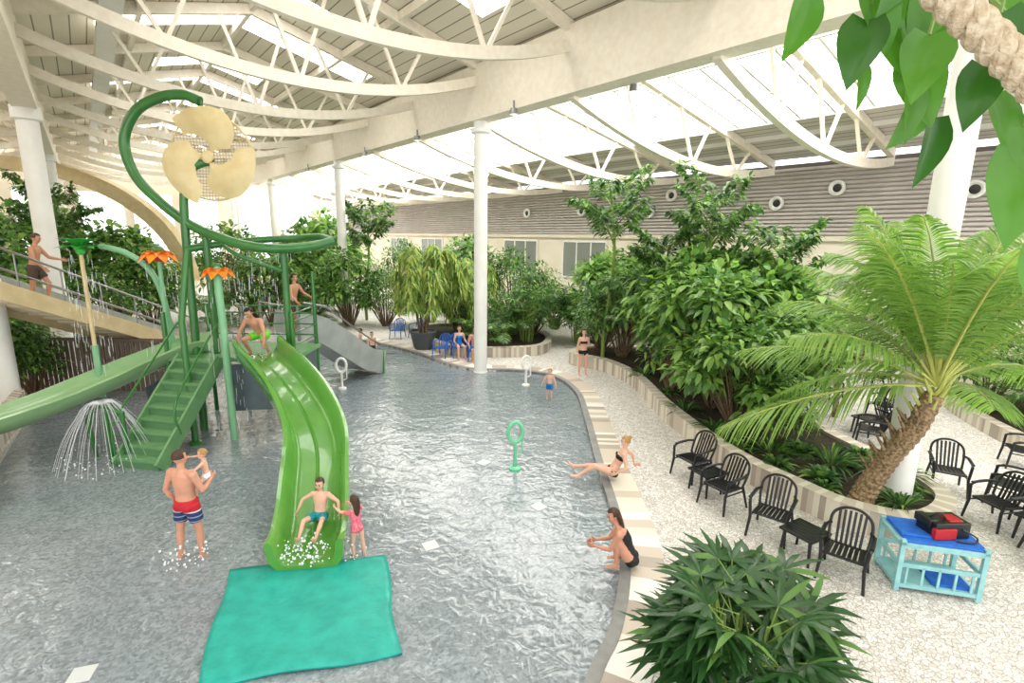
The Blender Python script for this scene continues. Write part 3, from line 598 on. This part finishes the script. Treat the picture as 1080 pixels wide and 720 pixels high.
P('potted_drooping_tree',M_we,-3.95,22.3,.8,1.0)
P('drooping_tree',M_we,-2.4,24.3,.4,.95)
# feature palm
mb=MB(); tr=spline([(6.25,8.45,.35),(6.36,8.4,.8),(6.52,8.25,1.4),(6.74,8.08,2.0),(6.85,7.98,2.6)],10); rr=[.19-.06*i/len(tr)+(.022 if i%2 else 0) for i in range(len(tr))]; mb.tube(tr,rr,4,14)
for i in range(50):
    a=i*2.399; u=i/50; q=tr[int(12+u*(len(tr)-13))]; mb.tube([q,q+V((.10*math.cos(a)+.05,.10*math.sin(a),.15)),q+V((.26*math.cos(a),.26*math.sin(a),.42))],[.05,.04,.012],4 if i<34 else 0,6)
top=V((6.86,7.97,2.75))
for i in range(44):
    a=i*2.399+.3; e=3.8*(1-i/43)**1.25
    dy=math.sin(a)
    if dy<-.25 and e<1.6: continue
    frond(mb,top,(math.cos(a),dy,e),random.uniform(3.7,4.4) if i<30 else random.uniform(2.8,3.4),random.uniform(.28,.50),74,.85,.036,w=(1,3,4),stem=.028,start=.14,vee=.15,ldroop=.6)
mb.obj('coconut_palm',[mat('palm_rachis',(.70,.72,.38),.5),LM,LL,leafm('palm_leaf',(.48,.62,.26),(.60,.71,.36),.45),PBARK])
mb=MB(); mb.tube([(9.3,14.0,0),(9.15,13.9,1.5),(9.05,13.8,3.0)],.08,4,8)
for i in range(12): a=i*2.4; frond(mb,(9.05,13.8,3.0),(math.cos(a),math.sin(a),1.5-.1*i),1.7,.5,26,.5,.04)
mb.obj('slender_palm',[GSTEM,LM,LL,LY,PBARK])
mb=fanpalm(34,1.72,.43,.50,(5,5,1),8,.075,.3); put('lady_palm',mb.mesh('lady_palm',[GSTEM,LPD,LPD,LM]),(2.42,4.65,.08),.6,(1.18,1.05,.97))
def vleaf(mb,p,d,n,L,W,mi=1):
    p=V(p);d=U(d);n=U(n);sd=U(d.cross(n));n=sd.cross(d);vs=[]
    prof=[(0,.05),(.04,.62),(.14,.92),(.27,1),(.42,.95),(.57,.8),(.7,.6),(.82,.38),(.92,.17),(1,.01)]
    for t,w in prof:
        back=-.10*L if t==.04 else 0
        c=p+d*L*t+n*(-.18*L*t*t)
        for k in (-1,-.5,0,.5,1): vs.append(c+sd*W/2*w*k+n*(.16*W*abs(k)*w)+(d*back*abs(k)))
    fs=[(i*5+k,i*5+k+1,(i+1)*5+k+1,(i+1)*5+k) for i in range(9) for k in range(4)]; mb.add(vs,fs,mi)
mb=MB()
vl=[(.60,5.50,.13,-.2),(.67,5.47,.13,.3),(.66,5.41,.13,-.3),(.74,5.50,.12,.1),(.70,5.38,.12,0.1),(.80,5.44,.13,.3),(.77,5.38,.13,-.3),(.83,5.38,.15,.2),(.86,5.31,.14,-.5),(.90,5.42,.13,.2),(.92,5.27,.15,-.1),(1.04,5.19,.20,-.05),(1.0,5.30,.14,.3),(1.02,5.42,.14,-.2),(1.13,5.0,.17,.1),(.96,5.5,.13,0),(.84,5.50,.13,-.4),(1.10,5.2,.15,.4),(.75,5.44,.12,.5),(.99,5.36,.13,.6),(.80,5.32,.12,.2),(.94,5.35,.13,-.3),(.86,5.45,.13,-.1),(.78,5.51,.13,.2),(.71,5.52,.12,-.3),(1.08,5.48,.14,.1),(.97,5.22,.12,.3),(1.06,5.33,.13,-.2)]
for i,(x,z,L,a) in enumerate(vl):
    y=1.1+random.uniform(-.06,.1); big=L>.16
    if big: y=1.12
    vleaf(mb,(x,y,z),(math.sin(a),-.25+(0 if big else random.uniform(-.2,.2)),-math.cos(a)),(-.3 if big else random.uniform(-.9,.9),-1,.3 if big else random.uniform(-.1,.9)),L,L*random.uniform(.6,.7),1 if big else random.choice((1,1,2)))
    mb.tube([(x,y,z),(x+.03,y+.03,z+.08)],.003,0,5)
mb.tube(spline([(.55,1.15,5.75),(.72,1.12,5.55),(.85,1.1,5.5),(1.0,1.1,5.38),(1.10,1.12,5.2),(1.15,1.1,4.99)],6),.006,0,6)
mb.tube(spline([(.9,1.15,5.8),(1.0,1.12,5.5),(1.08,1.12,5.35),(1.18,1.1,5.0)],6),.006,0,6)
mb.obj('hanging_vine',[GSTEM,LV,LV2])
mb=MB(); A=V((.56,.93,5.50)); B=V((1.1,.93,5.09)); ax=U(B-A); x=U(ax.cross(V((0,1,0)))); y=ax.cross(x)
for k3 in range(3):
    mb.tube([A.lerp(B,u)+(x*math.cos(u*42+k3*2.094)+y*math.sin(u*42+k3*2.094))*.014 for u in [i/90 for i in range(91)]],.0165,0,8)
mb.obj('thick_rope',[mat('rope_hemp',(.82,.76,.66),.9,(.70,.62,.50),60,bump=.6,bs=120)])
# ---------------------------------------------------------------- furniture
def chair_mesh(m,nm):
    mb=MB()
    sh=.42
    for i in range(7): x=-.2+.4*i/6; mb.bar((x,.22,sh+.01),(x*.95,-.2,sh-.02),.05,.02)
    mb.tube([(-.24,.23,sh),(.24,.23,sh)],.022); mb.tube([(-.24,.23,sh),(-.23,-.22,sh-.02)],.02); mb.tube([(.24,.23,sh),(.23,-.22,sh-.02)],.02); mb.tube([(-.23,-.22,sh-.02),(.23,-.22,sh-.02)],.02)
    fr=spline([(-.25,-.22,sh),(-.27,-.30,.62),(-.25,-.37,.80),(-.14,-.41,.90),(0,-.42,.93),(.14,-.41,.90),(.25,-.37,.80),(.27,-.30,.62),(.25,-.22,sh)],5); mb.tube(fr,.022)
    for i in range(6):
        x=-.17+.34*i/5; zt=.91-.35*x*x*8*.3; mb.bar((x*.9,-.22,sh),(x,-.41,zt-.02),.036,.014,0,(0,1,0))
    for s in (-1,1):
        mb.tube(spline([(s*.26,-.31,.66),(s*.31,-.15,.67),(s*.32,.1,.66),(s*.30,.25,.62)],5),[.024]*16); mb.bar((s*.31,-.2,.67),(s*.315,.2,.66),.055,.02)
        mb.tube([(s*.30,.25,.63),(s*.27,.27,.35),(s*.30,.31,0)],[.026,.026,.02]); mb.tube([(s*.25,-.24,sh),(s*.29,-.36,0)],[.026,.02])
        mb.tube([(s*.27,.26,.36),(s*.25,-.24,.34)],.014)
    return mb.mesh(nm,[m])
CH=chair_mesh(BLACK,'m_chair'); CHB=chair_mesh(mat('blue_plastic',(.16,.38,.70),.4),'m_chair_blue')
def table_mesh():
    mb=MB(); 
    for i in range(7): mb.box((-.225+.075*i,0,.44),(.062,.5,.025))
    mb.box((0,.25,.44),(.52,.03,.035)); mb.box((0,-.25,.44),(.52,.03,.035)); mb.box((.26,0,.44),(.03,.52,.035)); mb.box((-.26,0,.44),(.03,.52,.035))
    for x in(-1,1):
        for y in(-1,1): mb.tube([(x*.2,y*.2,.43),(x*.23,y*.23,0)],[.03,.02])
    return mb.mesh('m_table',[BLACK],smooth=False)
TB=table_mesh()
def chair(x,y,r,z=.08): put('garden_armchair',CH,(x,y,z),math.radians(r))
def table(x,y,r=0): put('low_side_table',TB,(x,y,.08),math.radians(r))
chair(3.85,10.1,118); table(3.92,9.45,25); chair(4.0,8.9,120); chair(4.45,7.95,140); table(4.68,7.35,30); chair(5.0,6.85,140)
for x,y,r in ((8.9,12.0,60),(9.9,12.6,200),(10.6,13.9,100),(8.9,9.7,150),(9.6,9.1,40),(10.1,8.2,140),(8.5,7.2,150),(9.3,6.9,220),(9.9,15.4,200),(10.7,16.8,120),(12.6,17,30),(12,18.9,200),(10.6,19.8,80),(3.4,22.4,0),(11.5,10.8,60),(8.7,8.4,100)): chair(x,y,r)
for x,y in ((9.4,8.4),(9.3,12.7),(8.9,7.8),(11.2,17.6)): table(x,y,20)
for x,y,r in ((-2.2,20.9,200),(-5.6,24.6,170),(-4.7,24.9,150),(-2.9,20.75,160),(-1.5,20.3,190)): put('blue_garden_chair',CHB,(x,y,.08),math.radians(r))
ct=empty('towel_trolley'); TQ=mat('turquoise_paint',(.52,.74,.75),.45,(.60,.80,.80),6); BL=mat('blue_towel',(.10,.36,.74),.8,(.14,.43,.80),9,bump=.4)
mb=MB()
for x in(-.5,.5):
    for y in(-.32,.32): mb.box((x,y,.42),(.06,.06,.78))
for z in (.1,.42,.72):
    for y in(-.32,.32): mb.box((0,y,z),(1.0,.04,.06))
    for x in(-.5,.5): mb.box((x,0,z),(.04,.64,.06))
mb.box((0,0,.12),(.98,.62,.03)); mb.box((0,0,.75),(1.06,.7,.04)); 
for i in range(5): mb.box((-.4+.2*i,-.33,.27),(.03,.02,.3)); mb.box((-.4+.2*i,.33,.27),(.03,.02,.3))
for x in(-.5,.5):
    for y in(-.32,.32): mb.lathe((x,y,.04),[(0,-.02),(.04,-.02),(.04,.02),(0,.02)],0,12,Matrix.Rotation(math.pi/2,3,'X'))
mb.obj('trolley_frame',[TQ],parent=ct,smooth=False)
mb=MB(); mb.box((.02,0,.785),(1.0,.66,.03)); mb.box((-.25,.05,.815),(.45,.5,.04)); mb.box((.2,-.1,.15),(.5,.4,.04)); o=mb.obj('blue_towel',[BL],parent=ct,smooth=False); o.modifiers.new('b','BEVEL').width=.012
bp=empty('backpack'); bp.parent=ct
R1=Matrix.Rotation(.3,3,'Z')
mb=MB(); mb.box((.12,.03,.92),(.52,.34,.24),0,R1); mb.box((.05,-.16,.89),(.32,.08,.16),1,R1); mb.box((.20,.03,1.045),(.20,.20,.03),1,R1); mb.box((-.12,.0,1.0),(.12,.28,.12),0,R1)
o=mb.obj('bag_body',[BLACK,mat('bag_red',(.68,.08,.11),.6)],parent=bp); bv=o.modifiers.new('b','BEVEL'); bv.width=.05; bv.segments=3
mb=MB(); mb.tube(spline([(-.1,.0,1.03),(0,-.05,1.14),(.12,.0,1.05)],5),.015,0); mb.tube(spline([(.3,-.1,.95),(.45,-.15,.88),(.4,-.2,.82),(.2,-.2,.82)],5),.012,0); mb.obj('straps',[BLACK],parent=bp)
ct.location=(6.15,6.75,.08); ct.rotation_euler=(0,0,math.radians(-14)); 
# ---------------------------------------------------------------- people
def remesh(mb,vox,it=4):
    me=mb.mesh('tmp',[],False); o=bpy.data.objects.new('tmp',me); COL.objects.link(o)
    r=o.modifiers.new('r','REMESH'); r.mode='VOXEL'; r.voxel_size=vox
    s=o.modifiers.new('s','SMOOTH'); s.iterations=it; s.factor=.5
    bpy.context.view_layer.update(); dg=bpy.context.evaluated_depsgraph_get()
    m2=bpy.data.meshes.new_from_object(o.evaluated_get(dg)); bpy.data.objects.remove(o); bpy.data.meshes.remove(me)
    n=len(m2.vertices); co_=np.empty(n*3); m2.vertices.foreach_get('co',co_); co_=co_.reshape(-1,3); fs=[tuple(p.vertices) for p in m2.polygons]
    bpy.data.meshes.remove(m2); return co_,fs
def skinm(n,c): return mat(n,c,.5,tuple(min(1,x*1.04) for x in c),9,spec=.4)
SK1=skinm('skin_ruddy',(.80,.58,.48)); SK2=skinm('skin_light',(.86,.68,.59)); SK3=skinm('skin_tan',(.74,.54,.42))
EYE=mat('eye_dark',(.08,.06,.05),.2); LIP=mat('lip',(.70,.38,.34),.5)
HB=mat('hair_brown',(.22,.14,.09),.6,(.30,.20,.12),40); HK=mat('hair_black',(.08,.06,.05),.5); HY=mat('hair_blonde',(.72,.56,.34),.6,(.60,.45,.25),40)
def hand(mb,W,h,n,side,mi=0,curl=.35,k=1):
    h=U(h);n=U(V(n)-h*V(n).dot(h)); sd=h.cross(n)*side
    mb.loft([(W-h*.015,sd*.024*k,n*.018*k),(W+h*.02*k,sd*.033*k,n*.017*k),(W+h*.06*k,sd*.042*k,n*.015*k),(W+h*.09*k,sd*.040*k,n*.012*k)],mi,10)
    for off,l in ((-.030,.058),(-.010,.070),(.011,.075),(.031,.066)):
        p=W+h*.085*k+sd*off*k; pts=[p]; 
        for j in range(3): a=curl*(j+1)*.6; p=p+(h*math.cos(a)+n*math.sin(a))*l*k*(.42,.32,.26)[j]; pts.append(p)
        mb.tube(pts,[.0095*k,.009*k,.008*k,.006*k],mi,6)
    p=W+h*.025*k+sd*.03*k; mb.tube([p,p+(h*.6+sd*.75+n*.2)*.035*k,p+(h*.95+sd*.75+n*.35)*.06*k],[.013*k,.011*k,.008*k],mi,6)
def person(name,loc,yaw,H,skin,hair,pose={},female=False,hs=1.0,cloth=(),style='short',sink=0,chub=1.0,vox=.012):
    pz=dict(T=(0,0,1),T2=None,Hd=(0,0,1),Fd=(0,1,0),ua=[(-.18,0,-1),(.18,0,-1)],fa=[(-.1,.15,-1),(.1,.15,-1)],ha=None,hn=None,th=[(-.06,0,-1),(.06,0,-1)],sh=[(-.02,-.02,-1),(.02,-.02,-1)],ft=[(-.2,1,0),(.2,1,0)],tw=0,curl=.35)
    pz.update(pose); k=H/1.75
    T=U(pz['T']); T2=U(pz['T2']) if pz['T2'] else T; X=V((1,0,0)); X=U(X-T*X.dot(T)); F=T.cross(X)
    Xs=Quaternion(T2,pz['tw'])@X; Xs=U(Xs-T2*Xs.dot(T2)); F2=T2.cross(Xs)
    hw=.10 if female else .09; sw=.165 if female else .19
    Pv=V((0,0,0)); ch=Pv+T*.28; nb=ch+T2*.24; fm=female
    mb=MB(); c=chub
    def sec(p,x,f,a,b): return (p,x*a,f*b)
    mb.loft([sec(Pv-T*.11,X,F,.07,.06),sec(Pv-T*.07,X,F,.135,.10),sec(Pv,X,F,.172 if fm else .155,.112*c),sec(Pv+T*.08,X,F,.150 if fm else .148,.105*c),sec(Pv+T*.16,X,F,.118 if fm else .140,.092*c),sec(ch,X.lerp(Xs,.5),F.lerp(F2,.5),.135 if fm else .155,.102*c),
      sec(ch+T2*.10,Xs,F2,.15 if fm else .175,.105),sec(ch+T2*.17,Xs,F2,.155 if fm else .18,.09),sec(ch+T2*.215,Xs,F2,.10,.07),sec(nb+T2*.01,Xs,F2,.058,.058)],0,20)
    Hd=U(pz['Hd']); hc=nb+T2*.05+Hd*(.085+.06*hs)
    mb.tube([nb-T2*.03,nb+T2*.03+Hd*.01,hc-Hd*.02],[.062,.052 if not fm else .045,.05],0,12)
    Fd=V(pz['Fd']); Fd=U(Fd-Hd*Fd.dot(Hd)); Xh=Fd.cross(Hd); RH=Matrix((Xh,Fd,Hd)).transposed()
    q=lambda x,y,z: hc+RH@V((x*hs,y*hs,z*hs))
    mb.ball(q(0,-.005,.02),(.076*hs,.094*hs,.098*hs),0,RH,18,12); mb.ball(q(0,.025,-.055),(.055*hs,.062*hs,.06*hs),0,RH)
    mb.loft([sec(q(0,.085,.02),Xh,Hd,.008*hs,.008*hs),sec(q(0,.105,-.015),Xh,Hd,.016*hs,.012*hs),sec(q(0,.085,-.03),Xh,Hd,.014*hs,.008*hs)],0,8)
    for s in(-1,1): mb.ball(q(s*.078,-.005,-.005),(.012*hs,.022*hs,.034*hs),0,RH,8,6); mb.ball(q(s*.045,.062,-.02),(.026*hs,.022*hs,.026*hs),0,RH,8,6)
    bones=[('torso',Pv-T*.05,nb,.13)]; hands=[]
    for i,s in enumerate((-1,1)):
        sh=nb-T2*.055+Xs*s*sw; ua=U(pz['ua'][i]); fa=U(pz['fa'][i]); el=sh+ua*.29; wr=el+fa*.25; g=.92 if fm else 1.05
        mb.ball(sh,.062*g,0); mb.tube([nb-T2*.04+Xs*s*.05,sh+T2*.01],[.055,.055],0,10)
        mb.tube([sh,sh+ua*.10,sh+ua*.2,el],[.056*g,.052*g,.044*g,.038*g],0,12); mb.ball(el,.038*g,0,None,10,6)
        mb.tube([el,el+fa*.07,el+fa*.16,wr],[.037*g,.040*g,.033*g,.024*g],0,12)
        ha=U(pz['ha'][i]) if pz['ha'] else fa; hn=V(pz['hn'][i]) if pz['hn'] else X*(-s)
        hands.append((wr,ha,hn,s)); bones+= [('ua%d'%i,sh,el,.05),('fa%d'%i,el,wr,.035)]
        hp=Pv+X*s*hw-T*.04; th=U(pz['th'][i]); sn=U(pz['sh'][i]); kn=hp+th*.43; an=kn+sn*.41; g2=1.05 if fm else 1.0
        mb.ball(hp,.088*g2,0); mb.tube([hp,hp+th*.12,hp+th*.27,kn],[.088*g2,.084*g2,.068*g2,.054],0,14); mb.ball(kn,.054,0)
        mb.tube([kn,kn+sn*.12,kn+sn*.26,an],[.052,.056,.043,.034],0,12); mb.ball(an,.036,0)
        ft=U(pz['ft'][i]); dn=U(sn-ft*sn.dot(ft)) if abs(sn.dot(ft))<.95 else V((0,0,-1)); fx=ft.cross(dn)
        mb.loft([sec(an-ft*.055+dn*.045,fx,dn,.022,.026),sec(an-ft*.03+dn*.04,fx,dn,.034,.038),sec(an+ft*.04+dn*.035,fx,dn,.037,.038),sec(an+ft*.10+dn*.052,fx,dn,.042,.024),sec(an+ft*.155+dn*.06,fx,dn,.043,.016),sec(an+ft*.185+dn*.063,fx,dn,.028,.010)],0,12)
        bones+= [('th%d'%i,hp,kn,.07),('sh%d'%i,kn,an,.045)]
        mb.ball(Pv+X*s*.07-F*.055-T*.05,(.085,.08,.09),0)
        if fm: mb.ball(ch+T2*.055+Xs*s*.068+F2*.085,(.055,.045,.055),0,None,12,8)
    co_,fs=remesh(mb,vox)
    cen=np.array([co_[list(f)].mean(0) for f in fs]); best=np.full(len(cen),9.);lab=np.zeros(len(cen),int);par=np.zeros(len(cen))
    for bi,(nm,a,b,r) in enumerate(bones):
        a_=np.array(a);d=np.array(b-a);t=np.clip(((cen-a_)@d)/(d@d),0,1);ds=np.linalg.norm(cen-a_-t[:,None]*d,axis=1)-r
        m_=ds<best; best[m_]=ds[m_];lab[m_]=bi;par[m_]=t[m_]
    names=np.array([b[0][:2] for b in bones])[lab]; ht=(cen-np.array(Pv))@np.array(T); mi=np.zeros(len(cen),int)
    mats=[skin]
    for ci,(kind,cm) in enumerate(cloth):
        if kind in('shorts','trunks'): continue
        mats.append(cm); id_=len(mats)-1
        isT=names=='to'; hT=((cen-np.array(ch))@np.array(T2))
        if kind=='briefs': m_=(isT&(ht<.03))|((names=='th')&(par<.16)&(ht<.03))
        elif kind=='bra': m_=isT&(hT>.005)&(hT<.10)
        elif kind=='swimsuit': m_=(isT&(hT<.13))|((names=='th')&(par<.14))
        elif kind=='shirt': m_=(isT&(hT<.20)&(ht>-.02))|((names=='ua')&(par<.5))
        mi[m_]=id_
    e=empty(name); bb=MB(); bb.add(co_.tolist(),fs,mi.tolist())
    for wr,ha,hn,s in hands: hand(bb,wr,ha,hn,s,0,pz['curl'],1.0)
    zmin=min(v[2] for v in bb.v)
    bb.obj('body',mats,parent=e,angle=None)
    fb=MB()
    for s in(-1,1): fb.ball(q(s*.03,.083,.012),(.013*hs,.008*hs,.008*hs),0,RH,8,6); fb.bar(q(s*.045,.088,.034),q(s*.016,.094,.036),.006,.006,2)
    fb.ball(q(0,.088,-.055),(.024*hs,.006*hs,.007*hs),1,RH,8,6); fb.obj('face',[EYE,LIP,hair],parent=e)
    hb=MB()
    low={'short':-.25,'long':-.55,'bun':-.3,'bald':-2}[style]
    hb.ball(q(0,-.008,.026),(.086*hs,.106*hs,.108*hs),0,RH,24,16,lambda p:(p.z>.52 or (p.y<.25 and p.z>low) ) )
    if style=='long':
        hb.loft([sec(q(0,-.05,.06),Xh,Fd,.08*hs,.055*hs),sec(q(0,-.07,-.03),Xh,Fd,.088*hs,.05*hs),sec(q(0,-.085,-.13),Xh,Fd,.08*hs,.035*hs),sec(q(0,-.09,-.24),Xh,Fd,.055*hs,.022*hs),sec(q(0,-.09,-.30),Xh,Fd,.02*hs,.01*hs)],0,14)
    if style=='bun': hb.ball(q(0,-.10,.09),.042*hs,0)
    hb.obj('hair',[hair],parent=e)
    for kind,cm in cloth:
        if kind not in('shorts','trunks'): continue
        sb=MB(); f=.62 if kind=='shorts' else .30
        sb.loft([sec(Pv-T*.12,X,F,.09,.08),sec(Pv-T*.06,X,F,.162,.135*c),sec(Pv,X,F,.175,.135*c),sec(Pv+T*.06,X,F,.162,.122*c),sec(Pv+T*.065,X,F,.150,.112*c)],0,20)
        for i,s in enumerate((-1,1)):
            hp=Pv+X*s*hw-T*.04; th=U(pz['th'][i]); sb.tube([hp-th*.02,hp+th*.12,hp+th*.43*f],[.105,.105,.098 if f>.5 else .095],0,16); sb.ball(Pv+X*s*.07-F*.06-T*.05,(.092,.088,.095),0)
        c2,f2=remesh(sb,.012,3); s2=MB(); s2.add(c2.tolist(),f2,0); s2.obj('swim_shorts',[cm],parent=e,angle=None)
    zo=-zmin*k-sink
    e.scale=(k,k,k); e.rotation_euler=(0,0,math.radians(yaw)); e.location=(loc[0],loc[1],loc[2]+zo)
    return e
def band_mat(name,bands):
    m=mat(name,(.5,.5,.5),.7); nt=m.node_tree; N=nt.nodes;L=nt.links
    tc=N.new('ShaderNodeTexCoord');sx=N.new('ShaderNodeSeparateXYZ');mr=N.new('ShaderNodeMapRange'); mr.inputs[1].default_value=-.34; mr.inputs[2].default_value=.08
    r=N.new('ShaderNodeValToRGB'); r.color_ramp.interpolation='CONSTANT'
    while len(r.color_ramp.elements)<len(bands): r.color_ramp.elements.new(.5)
    for i,(p,c) in enumerate(bands): r.color_ramp.elements[i].position=p; r.color_ramp.elements[i].color=lin(c)+(1,)
    L.new(tc.outputs['Object'],sx.inputs[0]);L.new(sx.outputs[2],mr.inputs[0]);L.new(mr.outputs[0],r.inputs[0]);L.new(r.outputs[0],N['Principled BSDF'].inputs['Base Color']); return m
SHM=band_mat('shorts_striped',[(0,(.12,.16,.30)),(.12,(.55,.62,.72)),(.16,(.15,.20,.38)),(.30,(.55,.62,.72)),(.34,(.15,.20,.38)),(.50,(.85,.85,.86)),(.55,(.75,.10,.16))])
BKN=mat('bikini_black',(.06,.06,.07),.6); TQS=mat('shorts_teal',(.05,.55,.58),.6); PNK=mat('swim_pink',(.85,.28,.40),.6,(.92,.55,.6),20); GRS=mat('shorts_green',(.45,.85,.15),.6); BLS=mat('shorts_blue',(.10,.45,.75),.6); BRS=mat('shorts_brown',(.30,.24,.2),.7)
person('man_carrying_child',(-5.0,7.25,0),-12,1.80,SK1,HB,dict(ua=[(-.35,-.15,-1),(.30,.25,-1)],fa=[(.25,.35,-.9),(-.2,.95,.35)],th=[(-.10,-.08,-1),(.10,.10,-1)],sh=[(-.02,-.12,-1),(.03,-.05,-1)],Fd=(.3,1,0),T=(0,-.04,1)),cloth=[('shorts',SHM)],sink=.05,chub=1.15)
person('carried_toddler',(-4.80,7.50,.96),110,.80,SK2,HY,dict(T=(0,.12,1),ua=[(-.5,.5,-.3),(.5,.6,.2)],fa=[(.1,1,0),(-.2,1,.1)],th=[(-.7,.5,-.4),(.7,.5,-.4)],sh=[(.3,.2,-1),(-.3,.2,-1)]),hs=1.55,cloth=[('trunks',mat('nappy_white',(.9,.9,.92),.7))])
person('boy_sliding',(-3.14,7.75,.26),176,1.22,SK2,HB,dict(T=(0,-.15,1),Hd=(0,.12,1),ua=[(-.9,.1,-.55),(.9,.1,-.55)],fa=[(-.3,.5,-.9),(.3,.5,-.9)],th=[(-.3,1,.18),(.3,1,.18)],sh=[(.05,.8,-.65),(-.05,.8,-.65)],ft=[(0,.6,1),(0,.6,1)]),hs=1.25,cloth=[('shorts',TQS)])
person('girl_in_pink_swimsuit',(-2.40,7.3,0),55,1.02,SK2,HB,dict(T=(0,.12,1),ua=[(-.2,.9,-.1),(.2,.8,-.3)],fa=[(.1,1,.15),(-.1,1,.1)],th=[(-.1,.1,-1),(.1,-.1,-1)],sh=[(0,-.1,-1),(0,-.15,-1)]),hs=1.35,cloth=[('shirt',PNK),('briefs',PNK)],style='long',sink=.04)
person('man_crouching_on_platform',(-6.35,12.75,2.0),172,1.80,SK1,HK,dict(T=(0,.62,.8),Hd=(0,.5,.8),Fd=(0,1,-.1),ua=[(-.45,.3,-.9),(.45,.3,-.9)],fa=[(-.1,.3,-1),(.1,.3,-1)],th=[(-.35,.85,-.15),(.35,.85,-.15)],sh=[(0,-.55,-.8),(0,-.55,-.8)]),cloth=[('shorts',GRS)])
person('woman_standing_on_deck',(2.60,18.2,.09),-165,1.66,SK2,HB,dict(ua=[(-.25,.1,-1),(.3,.1,-1)],fa=[(.3,.9,.1),(.1,.3,-1)],th=[(-.05,.05,-1),(.05,-.05,-1)]),female=True,cloth=[('briefs',BKN),('bra',BKN)],style='long')
person('child_in_blue_shorts',(1.2,15.5,0),160,.98,SK2,HY,dict(ua=[(-.5,.1,-1),(.5,.2,-1)],fa=[(-.3,.3,-.8),(.3,.3,-.8)],th=[(-.12,.2,-1),(.12,-.15,-1)]),hs=1.35,cloth=[('shorts',BLS)],sink=.04)
person('woman_reclining_on_edge',(2.15,9.9,.10),80,1.66,SK2,HY,dict(T=(0,-.42,.9),Hd=(0,.15,1),ua=[(-.3,-.2,-1),(.45,-.75,-.6)],fa=[(.1,.7,-.5),(.15,-.2,-1)],ha=[(0,1,-.3),(.3,-1,-.1)],th=[(-.12,1,.35),(.12,1,.02)],sh=[(0,.8,-.62),(0,1,-.12)],ft=[(0,1,.2),(0,.6,.8)]),female=True,cloth=[('briefs',BKN),('bra',BKN)],style='bun')
person('woman_seated_on_edge',(1.84,7.0,.10),80,1.70,SK1,HB,dict(T=(0,.30,1),T2=(0,.55,.83),Hd=(0,.3,.95),Fd=(-.3,1,-.15),ua=[(.0,.45,-.9),(.0,.45,-.9)],fa=[(.35,.85,-.1),(-.35,.85,.0)],th=[(-.06,.55,.83),(.08,.58,.80)],sh=[(0,-.05,-1),(0,-.18,-1)],ft=[(0,1,-.1),(0,1,-.1)]),female=True,cloth=[('swimsuit',BKN)],style='long')
person('man_on_grey_slide',(-6.75,15.6,2.0),-100,1.80,SK3,HK,dict(T=(0,.2,1),ua=[(-.4,.4,-.8),(.4,.3,-.9)],fa=[(0,.8,-.4),(0,.6,-.6)]),cloth=[('shorts',BRS)])
for x,y,r in ((-5.7,20.4,200),(-6.4,21.2,120)):
    person('child_wading',(x,y,0),r,1.15,SK2,HB,{},hs=1.3,cloth=[('shorts',BKN)],sink=.05)
person('man_climbing_stairs',(-12.45,13.4,3.1),-70,1.82,SK3,HB,dict(T=(0,.15,1),Hd=(0,.3,1),ua=[(-.3,.5,-.8),(.3,.2,-.9)],fa=[(0,.9,-.2),(0,.6,-.7)],th=[(-.05,.5,-.9),(.05,-.1,-1)],sh=[(0,-.2,-1),(0,-.3,-1)]),cloth=[('shorts',BRS)])
SEAT=dict(ua=[(-.3,.2,-1),(.3,.2,-1)],fa=[(0,.9,-.2),(0,.9,-.2)],th=[(-.1,1,0),(.1,1,0)],sh=[(0,.1,-1),(0,.1,-1)])
person('woman_seated_far',(-2.2,20.95,.50),200,1.66,SK2,HB,SEAT,female=True,cloth=[('swimsuit',BLS)],style='long',sink=.42)
person('man_seated_far',(-1.5,20.35,.50),190,1.78,SK1,HK,SEAT,cloth=[('shorts',BLS)],sink=.44)
# ---------------------------------------------------------------- light
w=bpy.data.worlds.new('World'); bpy.context.scene.world=w; w.use_nodes=True
bg=w.node_tree.nodes['Background']; bg.inputs[0].default_value=(.97,.985,1,1); bg.inputs[1].default_value=2.35
sc=bpy.context.scene
sc.view_settings.view_transform='Standard'; sc.view_settings.exposure=0
